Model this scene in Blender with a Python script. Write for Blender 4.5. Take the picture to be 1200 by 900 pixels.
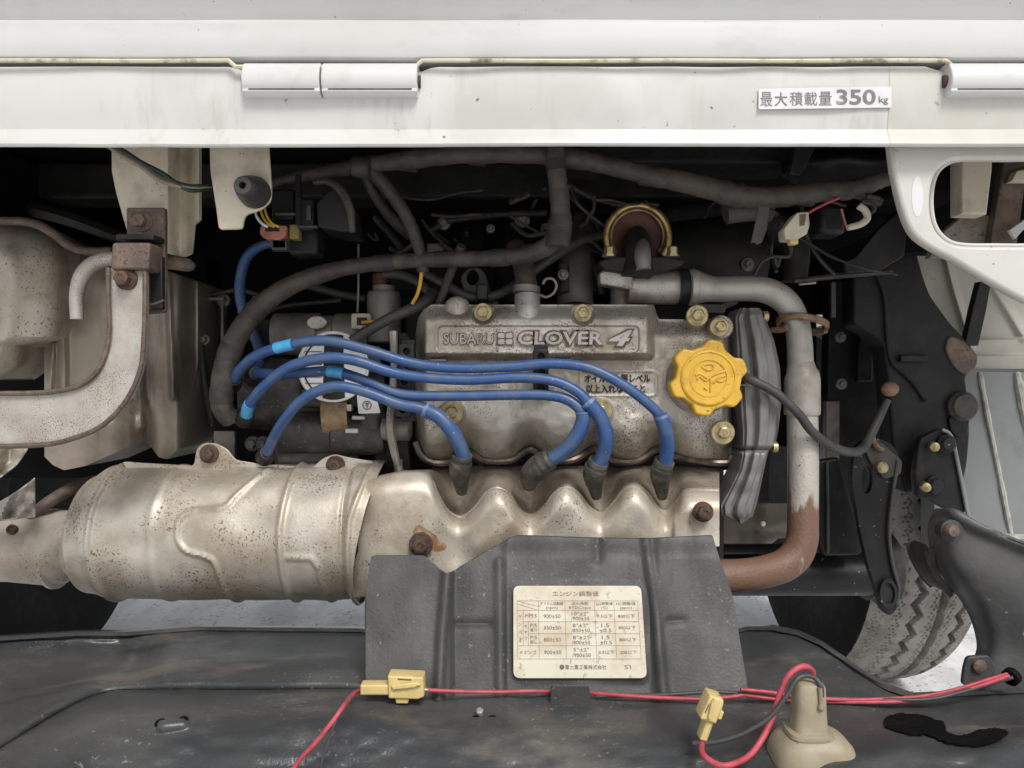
import bpy, bmesh, math, random
import numpy as np
from mathutils import Vector, Matrix, Quaternion
random.seed(7); np.random.seed(7)
R = math.radians
scene = bpy.context.scene
for o in list(bpy.data.objects): bpy.data.objects.remove(o, do_unlink=True)
col = scene.collection

# ---------------------------------------------------------------- camera
F, H = 900.0, 0.45                      # focal length in photo pixels, camera height in metres
cam = bpy.data.cameras.new('camera'); cam.sensor_width = 36; cam.lens = 27; cam.clip_start = .01; cam.clip_end = 500
cam_o = bpy.data.objects.new('camera', cam); col.objects.link(cam_o)
cam_o.location = (0, 0, H); cam_o.rotation_euler = (R(90), 0, 0); scene.camera = cam_o
# ---------------------------------------------------------------- sky, sun, exposure (bright overcast)
SUN_EL, SUN_AZ = 48, 160
world = bpy.data.worlds.new('World'); scene.world = world; world.use_nodes = True
wn = world.node_tree; bg = wn.nodes['Background']
sky = wn.nodes.new('ShaderNodeTexSky'); sky.sky_type = 'NISHITA'; sky.sun_disc = False
sky.sun_elevation = R(SUN_EL); sky.sun_rotation = R(SUN_AZ); sky.dust_density = 3.0; sky.air_density = 1.0
hs = wn.nodes.new('ShaderNodeHueSaturation'); hs.inputs['Saturation'].default_value = .22
wn.links.new(sky.outputs[0], hs.inputs['Color']); wn.links.new(hs.outputs[0], bg.inputs['Color'])
bg.inputs['Strength'].default_value = .066
sun = bpy.data.lights.new('sun', 'SUN'); sun.energy = 1.5; sun.angle = R(18); sun.color = (1, .98, .945)
sun_o = bpy.data.objects.new('sun', sun); col.objects.link(sun_o)
sd = Vector((math.sin(R(SUN_AZ)) * math.cos(R(SUN_EL)), math.cos(R(SUN_AZ)) * math.cos(R(SUN_EL)), math.sin(R(SUN_EL))))
sun_o.rotation_euler = sd.to_track_quat('Z', 'Y').to_euler(); sun_o.location = sd * 6
vs = scene.view_settings; vs.view_transform = 'Standard'; vs.look = 'None'; vs.gamma = 1; vs.use_curve_mapping = False
vs.exposure = .72
try: scene.cycles.max_bounces = 8
except Exception: pass

# ---------------------------------------------------------------- geometry helpers
def W(px, py, Y): return Vector(((px - 600) / F * Y, Y, H + (450 - py) / F * Y))
def m(Y): return Y / F                  # metres per photo pixel at depth Y
def lerp(a, b, t): return a + (b - a) * t
def pl(pts, xs): 
    p = np.array(pts, float); return np.interp(xs, p[:, 0], p[:, 1])
def spl(pts, k=8, closed=False):        # Catmull-Rom through points of any size
    P = [np.array(p, float) for p in pts]; n = len(P); out = []
    rng = range(n) if closed else range(n - 1)
    for i in rng:
        if closed: a, b, c, d = P[(i-1) % n], P[i], P[(i+1) % n], P[(i+2) % n]
        else:
            b, c = P[i], P[i+1]; a = P[i-1] if i else 2*b - c; d = P[i+2] if i+2 < n else 2*c - b
        for j in range(k):
            t = j / k
            out.append(.5 * (2*b + (c-a)*t + (2*a - 5*b + 4*c - d)*t*t + (3*b - a - 3*c + d)*t**3))
    if not closed: out.append(P[-1])
    return out
def rnd(pts, r, k=4):                   # round the corners of a closed outline
    out = []; n = len(pts)
    for i in range(n):
        a, b, c = (np.array(pts[j % n], float) for j in (i-1, i, i+1))
        la, lc = np.linalg.norm(a-b), np.linalg.norm(c-b)
        p = b + (a-b) * min(.48, r/max(la, 1e-6)); q = b + (c-b) * min(.48, r/max(lc, 1e-6))
        for j in range(k+1):
            t = j/k; out.append(tuple((1-t)**2*p + 2*t*(1-t)*b + t*t*q))
    return out
def ell(cx, cy, rx, ry, n=28, a0=0): return [(cx + rx*math.cos(2*math.pi*i/n + a0), cy + ry*math.sin(2*math.pi*i/n + a0)) for i in range(n)]

class MB:
    def __init__(s): s.v = []; s.f = []
    def add(s, v, f):
        o = len(s.v); s.v += [tuple(p) for p in v]; s.f += [tuple(i + o for i in q) for q in f]; return s
    def tubew(s, P, rad, n=10, cap=True):           # world points, radii in metres
        P = [Vector(p) for p in P]; N = len(P); v = []; f = []
        t = [(P[min(i+1, N-1)] - P[max(i-1, 0)]).normalized() for i in range(N)]
        up = Vector((0, 0, 1)) if abs(t[0].z) < .9 else Vector((1, 0, 0))
        a = t[0].cross(up).normalized()
        for i in range(N):
            if i: a = t[i-1].rotation_difference(t[i]) @ a
            a = (a - t[i] * a.dot(t[i])).normalized(); b = t[i].cross(a)
            for k in range(n):
                w = 2*math.pi*k/n; v.append(P[i] + (a*math.cos(w) + b*math.sin(w)) * rad[i])
        for i in range(N-1):
            for k in range(n):
                f.append((i*n+k, i*n+(k+1) % n, (i+1)*n+(k+1) % n, (i+1)*n+k))
        if cap: f.append(tuple(range(n))[::-1]); f.append(tuple((N-1)*n+k for k in range(n)))
        return s.add(v, f)
    def tube(s, pts, n=10, k=8, cap=True, wob=0):   # (px, py, Y, radius px)
        q = spl(pts, k) if k > 1 else [np.array(p, float) for p in pts]
        P = [W(p[0], p[1], p[2]) for p in q]; rad = [p[3]*m(p[2])*(1 + wob*random.uniform(-1, 1)) for p in q]
        return s.tubew(P, rad, n, cap)
    def lathe(s, c, axis, prof, n=28, squash=1):    # prof: (t along axis, radius), metres
        axis = Vector(axis).normalized(); up = Vector((0, 0, 1)) if abs(axis.z) < .9 else Vector((0, 1, 0))
        a = axis.cross(up).normalized(); b = axis.cross(a); v = []; f = []; N = len(prof); c = Vector(c)
        for t, r in prof:
            for k in range(n):
                w = 2*math.pi*k/n; v.append(c + axis*t + (a*math.cos(w) + b*math.sin(w)*squash) * r)
        for i in range(N-1):
            for k in range(n): f.append((i*n+k, i*n+(k+1) % n, (i+1)*n+(k+1) % n, (i+1)*n+k))
        f.append(tuple(range(n))[::-1]); f.append(tuple((N-1)*n+k for k in range(n)))
        return s.add(v, f)
    def box(s, c, size, rot=None):
        c = Vector(c); h = Vector(size)*.5; M = rot or Matrix.Identity(3)
        v = [c + M @ Vector((x*h.x, y*h.y, z*h.z)) for x in (-1, 1) for y in (-1, 1) for z in (-1, 1)]
        return s.add(v, [(0,1,3,2), (4,6,7,5), (0,4,5,1), (2,3,7,6), (0,2,6,4), (1,5,7,3)])
    def pbox(s, x0, y0, x1, y1, Y, t):              # box whose front face covers a pixel rectangle at depth Y
        a, b = W(x0, y1, Y), W(x1, y0, Y)
        return s.box(((a.x+b.x)/2, Y + t/2, (a.z+b.z)/2), (b.x-a.x, t, b.z-a.z))
    def grid(s, PX, PY, YY, back=0):
        nv, nu = PX.shape
        X = (PX-600)/F*YY; Z = H + (450-PY)/F*YY
        return s.gridw(X, YY, Z, back)
    def gridw(s, X, Y, Z, back=0):
        nv, nu = X.shape
        v = list(zip(X.ravel().tolist(), Y.ravel().tolist(), Z.ravel().tolist()))
        f = [(j*nu+i, (j+1)*nu+i, (j+1)*nu+i+1, j*nu+i+1) for j in range(nv-1) for i in range(nu-1)]
        if back:
            rim = [i for i in range(nu)] + [j*nu+nu-1 for j in range(1, nv)] + [(nv-1)*nu+i for i in range(nu-2, -1, -1)] + [j*nu for j in range(nv-2, 0, -1)]
            o = len(v); v += [(v[i][0], v[i][1]+back, v[i][2]) for i in rim]; L = len(rim)
            f += [(rim[i], rim[(i+1) % L], o+(i+1) % L, o+i) for i in range(L)]
        return s.add(v, f)
    def extx(s, prof, x0, x1, n=2, jit=0):          # (Y, z) profile swept along X
        N = len(prof); v = []; f = []
        for i in range(n):
            x = lerp(x0, x1, i/(n-1))
            for (y, z) in prof: v.append((x, y + jit*math.sin(x*23+z*40)*.5, z + jit*math.sin(x*31)*.3))
        for i in range(n-1):
            for k in range(N-1): f.append((i*N+k, (i+1)*N+k, (i+1)*N+k+1, i*N+k+1))
        return s.add(v, f)
    def bolt(s, px, py, Y, rw, rh, hh=.005, axis=(0, -1, 0), dome=False):
        c = W(px, py, Y); u = m(Y)
        s.lathe(c, axis, [(-.002, rw*u), (.0008, rw*u), (.0014, rw*u*.93)], 24)
        s.lathe(c, axis, [(.001, rh*1.12*u), (.0022, rh*1.18*u), (.0024, rh*u)], 20)
        s.lathe(c, axis, [(.002, rh*u), (hh-.0008, rh*u), (hh, rh*.8*u), (hh, rh*.45*u), (hh-.0006, rh*.4*u)], 6)
        return s
    def mesh(s):
        me = bpy.data.meshes.new('m'); me.from_pydata(s.v, [], s.f); me.update(); return me

def curve_mesh(c):
    o = bpy.data.objects.new('tmp', c); col.objects.link(o)
    dg = bpy.context.evaluated_depsgraph_get(); dg.update()
    me = bpy.data.meshes.new_from_object(o.evaluated_get(dg))
    v = [tuple(p.co) for p in me.vertices]; f = [tuple(p.vertices) for p in me.polygons]
    bpy.data.objects.remove(o); bpy.data.curves.remove(c); bpy.data.meshes.remove(me)
    return v, f
def plate2d(loops, t, bev):
    c = bpy.data.curves.new('c', 'CURVE'); c.dimensions = '2D'; c.fill_mode = 'BOTH'
    c.bevel_depth = bev; c.bevel_resolution = 2; c.extrude = max(t/2 - bev, 0); c.offset = -bev
    for L in loops:
        s = c.splines.new('POLY'); s.points.add(len(L)-1); s.use_cyclic_u = True
        for p, q in zip(s.points, L): p.co = (q[0], q[1], 0, 1)
    return curve_mesh(c)
def frame(mb, v, f, o, ex=(1,0,0), ey=(0,0,1), en=(0,-1,0)):
    o, ex, ey, en = Vector(o), Vector(ex), Vector(ey), Vector(en)
    mb.add([o + ex*p[0] + ey*p[1] + en*p[2] for p in v], f)
def plate(pts, Y, t, bev=.0012, holes=(), mb=None):     # outline in photo pixels, front face at depth Y, thickness t
    mb = mb or MB(); u = m(Y)
    loops = [[((x-600)*u, (450-y)*u) for x, y in L] for L in [pts, *holes]]
    v, f = plate2d(loops, t, bev)
    frame(mb, v, f, (0, Y + t/2, H)); return mb
def text2d(body, cx, cy, w=None, h=None, size=1.0, ext=.0001, bold=0, shear=0, al='C'):
    c = bpy.data.curves.new('t', 'FONT'); c.body = body; c.size = 1; c.extrude = 0; c.offset = bold; c.shear = shear; c.fill_mode = 'BOTH'; c.resolution_u = 3
    c.extrude = .01
    v, f = curve_mesh(c)
    if not v: return [], []
    a = np.array(v); lo, hi = a.min(0), a.max(0)
    sx = sy = size
    if w: sx = w/max(hi[0]-lo[0], 1e-6); sy = sx
    if h: sy = h/max(hi[1]-lo[1], 1e-6); sx = sx if w else sy
    a[:, 0] = (a[:, 0] - (lo[0]+hi[0])/2)*sx + cx; a[:, 1] = (a[:, 1] - (lo[1]+hi[1])/2)*sy + cy; a[:, 2] *= ext/.01
    return a.tolist(), f
def seg_d(PX, PY, pts):
    d = np.full(PX.shape, 1e9); P = np.array(pts, float)
    for (ax, ay), (bx, by) in zip(P[:-1], P[1:]):
        L = (bx-ax)**2 + (by-ay)**2 + 1e-9; t = np.clip(((PX-ax)*(bx-ax) + (PY-ay)*(by-ay))/L, 0, 1)
        d = np.minimum(d, np.hypot(PX - ax - t*(bx-ax), PY - ay - t*(by-ay)))
    return d
def emb(PX, PY, pts, w, h): return h*np.exp(-(seg_d(PX, PY, pts)/w)**2)
def sst(a, b, x): t = np.clip((x-a)/(b-a), 0, 1); return t*t*(3-2*t)
def vnoise(X, Y, sc, seed=0):                       # smooth value noise, -1..1
    rs = np.random.RandomState(seed); g = rs.rand(64, 64)*2-1
    x, y = X/sc, Y/sc; xi, yi = np.floor(x).astype(int), np.floor(y).astype(int); fx, fy = x-xi, y-yi
    fx, fy = fx*fx*(3-2*fx), fy*fy*(3-2*fy)
    G = lambda a, b: g[a % 64, b % 64]
    return (G(xi, yi)*(1-fx) + G(xi+1, yi)*fx)*(1-fy) + (G(xi, yi+1)*(1-fx) + G(xi+1, yi+1)*fx)*fy
def rect_grid(x0, x1, nu, nv, T, B):
    xs = np.linspace(x0, x1, nu); v = np.linspace(0, 1, nv)[:, None]
    t = T(xs) if callable(T) else np.full(nu, float(T)); b = B(xs) if callable(B) else np.full(nu, float(B))
    return np.tile(xs, (nv, 1)), t[None]*(1-v) + b[None]*v

# ---------------------------------------------------------------- object helpers
WL = {}
def setp(o, label=None, cat=None, group=None, kind=None):
    if label: o['label'] = label
    if cat: o['category'] = cat
    if group: o['group'] = group
    if kind: o['kind'] = kind
    return o
def thing(name, label, cat, loc, group=None):
    o = bpy.data.objects.new(name, None); col.objects.link(o); o.empty_display_size = .02
    o.location = loc; WL[o] = Vector(loc); return setp(o, label, cat, group)
def obj(name, mb, mat, parent=None, label=None, cat=None, group=None, kind=None, bevel=0, ang=38, solid=0):
    me = mb.mesh() if isinstance(mb, MB) else mb
    a = np.array([tuple(v.co) for v in me.vertices]); lo, hi = a.min(0), a.max(0)
    c = Vector(((lo[0]+hi[0])/2, (lo[1]+hi[1])/2, lo[2]))
    me.transform(Matrix.Translation(-c)); me.name = name
    bm = bmesh.new(); bm.from_mesh(me); bmesh.ops.recalc_face_normals(bm, faces=bm.faces); bm.to_mesh(me); bm.free()
    me.shade_smooth(); me.set_sharp_from_angle(angle=R(ang))
    o = bpy.data.objects.new(name, me); col.objects.link(o); me.materials.append(mat)
    WL[o] = c
    if parent: o.parent = parent; o.location = c - WL[parent]
    else: o.location = c
    if solid:
        s = o.modifiers.new('thickness', 'SOLIDIFY'); s.thickness = solid; s.offset = 0
    if bevel:
        b = o.modifiers.new('bevel', 'BEVEL'); b.width = bevel; b.segments = 2; b.limit_method = 'ANGLE'; b.angle_limit = R(40)
    return setp(o, label, cat, group, kind)

# ---------------------------------------------------------------- materials
def srgb(r, g, b):
    f = lambda c: (c/12.92 if c <= .04045 else ((c+.055)/1.055)**2.4)
    return tuple(f(c/255) for c in (r, g, b)) + (1,)
def mat(name, c, rough=.5, metal=0, c2=None, s2=30, lo=.45, hi=.65, amt=1.0, stretch=(1,1,1),
        spots=None, ss=400, sth=.66, rust=None, rs=25, rth=.62, bump=.1, bs=600, rv=.15, coat=0, zg=None, det=6, streak=None, spec=None):
    M = bpy.data.materials.new(name); M.use_nodes = True; nt = M.node_tree; N = nt.nodes; L = nt.links
    b = N['Principled BSDF']; b.inputs['Metallic'].default_value = metal; b.inputs['Roughness'].default_value = rough
    if spec is not None: b.inputs['Specular IOR Level'].default_value = spec
    if coat: b.inputs['Coat Weight'].default_value = coat; b.inputs['Coat Roughness'].default_value = .15
    tc = N.new('ShaderNodeTexCoord'); inf = N.new('ShaderNodeObjectInfo')
    mp = N.new('ShaderNodeMapping'); mp.inputs['Scale'].default_value = stretch
    off = N.new('ShaderNodeVectorMath'); off.operation = 'ADD'
    L.new(tc.outputs['Object'], off.inputs[0]); L.new(inf.outputs['Random'], off.inputs[1]); L.new(off.outputs[0], mp.inputs[0])
    def noise(scale, det=5, rgh=.6, src=None):
        n = N.new('ShaderNodeTexNoise'); n.inputs['Scale'].default_value = scale; n.inputs['Detail'].default_value = det; n.inputs['Roughness'].default_value = rgh
        L.new(src or mp.outputs[0], n.inputs['Vector']); return n.outputs['Fac']
    def ramp(f, a, bb):
        r = N.new('ShaderNodeMapRange'); r.interpolation_type = 'SMOOTHSTEP'; r.inputs['From Min'].default_value = a; r.inputs['From Max'].default_value = bb; L.new(f, r.inputs['Value']); return r.outputs[0]
    def mix(f, A, B, k=1):
        x = N.new('ShaderNodeMix'); x.data_type = 'RGBA'
        if k != 1:
            mu = N.new('ShaderNodeMath'); mu.operation = 'MULTIPLY'; mu.inputs[1].default_value = k; L.new(f, mu.inputs[0]); f = mu.outputs[0]
        L.new(f, x.inputs[0])
        for i, v in ((6, A), (7, B)):
            if isinstance(v, tuple): x.inputs[i].default_value = v
            else: L.new(v, x.inputs[i])
        return x.outputs[2]
    base = c; f1 = ramp(noise(s2, det), lo, hi)
    cc = mix(f1, base, c2 or tuple(list(np.array(base[:3])*.8)+[1]), amt)
    metalf = None
    if streak:
        m2 = N.new('ShaderNodeMapping'); m2.inputs['Scale'].default_value = streak[2]; L.new(off.outputs[0], m2.inputs[0])
        cc = mix(ramp(noise(streak[1], 6, .65, m2.outputs[0]), .52, .72), cc, streak[0], .8)
    if spots:
        sm = N.new('ShaderNodeMath'); sm.operation = 'MULTIPLY'; L.new(ramp(noise(ss, 2, .5, off.outputs[0]), sth-.015, sth+.03), sm.inputs[0]); L.new(ramp(noise(max(s2*1.3, 12), 3, .6, off.outputs[0]), .40, .60), sm.inputs[1])
        cc = mix(sm.outputs[0], cc, spots, .9)
    if rust:
        rn = noise(rs, 8, .7)
        if zg:
            sx = N.new('ShaderNodeSeparateXYZ'); L.new(tc.outputs['Object'], sx.inputs[0])
            zr = N.new('ShaderNodeMapRange'); zr.inputs['From Min'].default_value = zg[0]; zr.inputs['From Max'].default_value = zg[1]; zr.inputs['To Min'].default_value = 0; zr.inputs['To Max'].default_value = zg[2]; L.new(sx.outputs[2], zr.inputs['Value'])
            ad = N.new('ShaderNodeMath'); ad.operation = 'ADD'; L.new(rn, ad.inputs[0]); L.new(zr.outputs[0], ad.inputs[1]); rn = ad.outputs[0]
        rf = ramp(rn, rth, rth+.1); cc = mix(rf, cc, rust)
        iv = N.new('ShaderNodeMath'); iv.operation = 'MULTIPLY_ADD'; iv.inputs[1].default_value = -metal; iv.inputs[2].default_value = metal; L.new(rf, iv.inputs[0]); L.new(iv.outputs[0], b.inputs['Metallic'])
    L.new(cc, b.inputs['Base Color'])
    rr = N.new('ShaderNodeMapRange'); rr.inputs['To Min'].default_value = max(rough-rv, .05); rr.inputs['To Max'].default_value = min(rough+rv, 1); L.new(noise(s2*2.3, 4), rr.inputs['Value']); L.new(rr.outputs[0], b.inputs['Roughness'])
    if bump:
        bn = N.new('ShaderNodeBump'); bn.inputs['Strength'].default_value = bump; bn.inputs['Distance'].default_value = .002; L.new(noise(bs, 3, .6, off.outputs[0]), bn.inputs['Height']); L.new(bn.outputs[0], b.inputs['Normal'])
    return M
g = lambda v, w=None: (v, v, v, 1) if w is None else w
M_white = mat('white_paint', (.61,.605,.58,1), .4, 0, (.52,.515,.485,1), 9, .42, .70, 1, rust=(.30,.22,.14,1), rs=55, rth=.73, spots=(.14,.11,.09,1), ss=150, sth=.735, bump=.02, bs=300, coat=.2, streak=((.50,.485,.45,1), 22, (3,3,.5)))
M_gate = mat('tailgate_paint', (.62,.62,.605,1), .38, 0, (.56,.555,.53,1), 7, .42, .72, .9, spots=(.17,.14,.11,1), ss=140, sth=.735, bump=.02, bs=300, coat=.2, streak=((.53,.53,.515,1), 18, (.6,2,2)))
M_yellowed = mat('yellowed_paint', (.585,.575,.535,1), .42, 0, (.52,.50,.45,1), 14, .4, .7, .9, spots=(.2,.15,.1,1), ss=170, sth=.72, bump=.03, bs=300, coat=.12, rust=(.28,.17,.09,1), rs=26, rth=.70)
M_cream = mat('cream_paint', (.68,.61,.48,1), .45, 0, (.45,.40,.32,1), 35, .45, .7, .9, spots=(.14,.12,.1,1), ss=230, sth=.70, bump=.04, bs=300)
M_hinge = mat('hinge_paint', (.62,.62,.61,1), .35, 0, (.53,.51,.47,1), 40, .5, .8, .8, rust=(.16,.07,.03,1), rs=60, rth=.67, bump=.03, coat=.2)
M_gap = mat('bare_seam_paint', (.62,.57,.42,1), .5, 0, (.2,.14,.08,1), 60, .5, .7)
M_sticker = mat('sticker_white', (.68,.68,.68,1), .5, 0, (.60,.60,.585,1), 60, .5, .7)
M_ink = mat('grey_ink', (.16,.16,.16,1), .6, 0, (.32,.32,.32,1), 130, .5, .7, bump=0)
M_stay = mat('speckled_galvanised_steel', (.50,.47,.43,1), .5, .3, (.38,.34,.30,1), 24, .42, .68, 1, spots=(.20,.15,.115,1), ss=900, sth=.565, bump=.25, bs=700, streak=((.33,.27,.21,1), 30, (1,1,.4)))
M_brown = mat('brown_rusted_steel', (.115,.085,.07,1), .6, .2, (.2,.14,.10,1), 70, .4, .7, spots=(.05,.035,.03,1), ss=500, sth=.6, bump=.35, bs=500)
M_rustbolt = mat('rusted_bolt', (.13,.075,.05,1), .65, .3, (.06,.045,.04,1), 200, .4, .65, bump=.5, bs=900)
M_muff = mat('dirty_muffler_steel', (.50,.45,.38,1), .5, .35, (.30,.255,.20,1), 16, .42, .66, 1, spots=(.13,.08,.05,1), ss=460, sth=.62, bump=.2, bs=500, streak=((.25,.20,.15,1), 18, (2,2,.4)))
M_muffd = mat('shaded_brown_muffler_steel', (.35,.30,.24,1), .40, .4, (.18,.148,.117,1), 11, .4, .68, 1, bump=.12, bs=400, streak=((.08,.065,.055,1), 14, (2.5,2.5,.35)))  # darker copy of M_muff: brown steel with the shell's shade in the colour
M_shield = mat('aluminised_heat_shield', (.56,.515,.445,1), .47, .42, (.42,.36,.285,1), 18, .40, .64, 1, spots=(.17,.09,.05,1), ss=520, sth=.60, bump=.16, bs=420, rv=.2, rust=(.24,.13,.065,1), rs=34, rth=.66, streak=((.30,.245,.18,1), 13, (.6,1.5,1.5)))
M_man = mat('heat_stained_manifold_cover', (.60,.545,.465,1), .48, .38, (.45,.375,.285,1), 20, .40, .62, 1, spots=(.17,.10,.06,1), ss=460, sth=.62, rust=(.27,.125,.045,1), rs=17, rth=.65, bump=.16, bs=420, rv=.2, streak=((.36,.28,.20,1), 18, (1.4,1,.6)))
M_mand = mat('sooty_manifold_plate', (.36,.305,.245,1), .5, .3, (.19,.15,.115,1), 24, .38, .62, 1, spots=(.10,.07,.05,1), ss=460, sth=.62, bump=.25, bs=420)
M_pipeL = mat('rust_spotted_exhaust', (.52,.475,.41,1), .55, .25, (.38,.32,.25,1), 20, .42, .66, 1, spots=(.18,.10,.06,1), ss=460, sth=.64, rust=(.25,.12,.045,1), rs=26, rth=.60, bump=.25, bs=420)
M_lip = mat('oily_brown_lip', (.20,.155,.125,1), .3, .5, (.09,.065,.05,1), 60, .4, .65, bump=.1)
M_cast = mat('oily_cast_aluminium', (.54,.505,.45,1), .40, .48, (.31,.265,.21,1), 17, .42, .66, 1, spots=(.11,.085,.06,1), ss=650, sth=.58, bump=.3, bs=900, rv=.2, streak=((.20,.165,.13,1), 24, (1,1,.6)))
M_castl = mat('bright_cast_aluminium', (.48,.45,.41,1), .4, .55, (.30,.26,.21,1), 30, .42, .7, 1, spots=(.10,.075,.055,1), ss=520, sth=.63, bump=.2, bs=900)
M_grey = mat('grey_cast_metal', (.24,.225,.205,1), .5, .4, (.13,.115,.10,1), 30, .4, .7, bump=.2, bs=800)
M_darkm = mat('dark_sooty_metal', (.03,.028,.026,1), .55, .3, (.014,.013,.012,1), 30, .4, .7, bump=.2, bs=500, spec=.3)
M_black = mat('black_plastic', (.014,.014,.015,1), .42, 0, (.03,.028,.026,1), 40, .45, .7, bump=.1, bs=500, spec=.3)
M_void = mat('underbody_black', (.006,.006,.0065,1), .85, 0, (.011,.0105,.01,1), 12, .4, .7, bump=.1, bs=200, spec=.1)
M_cover = mat('dusty_black_splash_cover', (.045,.047,.050,1), .32, 0, (.088,.088,.085,1), 7, .42, .70, .9, stretch=(1,1.6,1.6), spots=(.19,.18,.165,1), ss=300, sth=.67, bump=.22, bs=420, rv=.14, streak=((.15,.14,.12,1), 11, (.7,1.6,1.6)))
M_flap = mat('dusty_rubber_flap', (.042,.042,.042,1), .55, 0, (.088,.085,.078,1), 16, .40, .72, .85, stretch=(1.6,1,1), spots=(.19,.18,.15,1), ss=300, sth=.69, bump=.2, bs=420, rv=.15, streak=((.028,.028,.028,1), 22, (2.5,1,.5)))
M_liner = mat('dusty_grey_liner', (.06,.061,.063,1), .48, 0, (.115,.112,.106,1), 12, .42, .7, .9, spots=(.32,.31,.29,1), ss=170, sth=.72, bump=.15, bs=300, rv=.15)
M_dustb = mat('dusty_black_plastic', (.028,.026,.024,1), .45, 0, (.075,.067,.058,1), 50, .42, .68, spots=(.16,.14,.12,1), ss=300, sth=.66, bump=.2, bs=500)
M_jet = mat('jet_black', (.004,.004,.004,1), .5, 0, (.007,.007,.007,1), 60, bump=.3, bs=200, spec=.12)
M_rubber = mat('rubber', (.03,.028,.026,1), .6, 0, (.065,.058,.05,1), 50, .42, .7, bump=.15, bs=500)
M_hose = mat('grey_rubber_hose', (.06,.058,.055,1), .5, 0, (.04,.038,.036,1), 60, .42, .7, bump=.15, bs=600)
M_tape = mat('dusty_tape_loom', (.075,.062,.05,1), .6, 0, (.04,.034,.03,1), 60, .4, .65, bump=.5, bs=160)
M_tyre = mat('tyre_rubber', (.27,.25,.23,1), .8, 0, (.17,.155,.14,1), 30, .4, .7, bump=.3, bs=600)
M_tyrew = mat('tyre_sidewall', (.008,.008,.008,1), .7, 0, (.013,.013,.013,1), 30, bump=.1, spec=.15)
M_blue = mat('blue_silicone', (.026,.078,.225,1), .48, 0, (.065,.105,.19,1), 60, .40, .66, .9, spots=(.35,.38,.42,1), ss=300, sth=.71, bump=.08, coat=.15)
M_bluel2 = mat('scuffed_blue_edge', (.10,.17,.33,1), .5, 0, (.2,.26,.38,1), 200)
M_bluel = mat('light_blue_marker', (.06,.36,.68,1), .4, 0, (.1,.42,.72,1), 120)
M_boot = mat('dusty_plug_boot', (.042,.038,.033,1), .6, 0, (.13,.115,.09,1), 70, .42, .7, bump=.2, bs=500)
M_cap = mat('yellow_cap', (.72,.44,.05,1), .45, 0, (.54,.30,.035,1), 50, .42, .68, .9, spots=(.22,.12,.03,1), ss=300, sth=.66, bump=.08, bs=500)
M_zinc = mat('yellow_zinc', (.48,.40,.22,1), .38, .7, (.26,.20,.11,1), 150, .4, .7, bump=.1)
M_brass = mat('brass_ring', (.45,.31,.12,1), .35, .8, (.2,.13,.06,1), 90, .45, .7, bump=.1)
M_clamp = mat('bronze_clamp', (.30,.20,.12,1), .4, .6, (.14,.09,.06,1), 120, .4, .7)
M_red = mat('dark_red_gasket', (.10,.022,.012,1), .5, 0, (.04,.015,.01,1), 60)
M_pipe = mat('dull_coolant_pipe', (.44,.42,.38,1), .45, .4, (.32,.29,.25,1), 40, .42, .7, .9, spots=(.08,.06,.05,1), ss=210, sth=.73, bump=.1)
M_piper = mat('rust_streaked_pipe', (.50,.47,.42,1), .5, .3, (.38,.34,.29,1), 30, .42, .7, 1, rust=(.17,.092,.06,1), rs=30, rth=.60, bump=.35, bs=400, stretch=(1,1,.25), spots=(.12,.06,.04,1), ss=260, sth=.68, zg=(.10,.045,.30))
M_sleeve = mat('dull_pipe_sleeve', (.46,.43,.385,1), .5, .3, (.34,.30,.25,1), 40, .42, .7, 1, rust=(.25,.13,.06,1), rs=40, rth=.64, bump=.25, bs=400)
M_rust = mat('rusted_pipe', (.22,.125,.09,1), .65, .1, (.32,.20,.13,1), 30, .42, .68, 1, spots=(.09,.045,.035,1), ss=200, sth=.66, bump=.3, bs=400)
M_timing = mat('grey_belt_cover', (.21,.206,.20,1), .45, .15, (.12,.115,.108,1), 30, .42, .7, 1, stretch=(2,1,.6), bump=.12, bs=400)
M_frame = mat('black_rusty_frame', (.018,.018,.019,1), .5, .1, (.036,.034,.033,1), 30, .45, .7, .8, rust=(.13,.07,.045,1), rs=10, rth=.57, bump=.25, bs=300, spec=.25)
M_arm = mat('stone_chipped_black', (.017,.017,.018,1), .42, .1, (.026,.025,.024,1), 30, .45, .7, spots=(.42,.42,.42,1), ss=190, sth=.70, bump=.15, spec=.3)
M_khaki = mat('khaki_undercoat', (.20,.175,.14,1), .7, 0, (.30,.27,.22,1), 25, .42, .7, spots=(.10,.085,.07,1), ss=300, sth=.6, bump=.3, bs=300)
M_inner = mat('dusty_inner_panel', (.50,.48,.42,1), .6, 0, (.36,.33,.28,1), 10, .42, .7, .8, spots=(.16,.13,.1,1), ss=240, sth=.68, bump=.15, bs=300)
M_greyp = mat('grey_underseal', (.25,.26,.265,1), .6, 0, (.18,.185,.19,1), 12, .42, .7, 1, spots=(.4,.4,.38,1), ss=170, sth=.75, bump=.1, bs=260)
M_seal = mat('seam_sealer', (.46,.44,.40,1), .7, 0, (.3,.28,.25,1), 120, .42, .7, bump=.4, bs=300)
M_pink = mat('pink_red_wire', (.50,.075,.105,1), .5, 0, (.36,.05,.065,1), 90, .4, .65, spots=(.2,.12,.1,1), ss=260, sth=.68)
M_gwire = mat('dark_grey_wire', (.055,.055,.055,1), .5)
M_conn = mat('cream_yellow_connector', (.66,.52,.22,1), .45, 0, (.55,.42,.18,1), 70, .4, .7, bump=.05)
M_ivory = mat('ivory_connector', (.58,.53,.40,1), .5, 0, (.42,.37,.27,1), 90, .42, .7, bump=.1)
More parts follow.
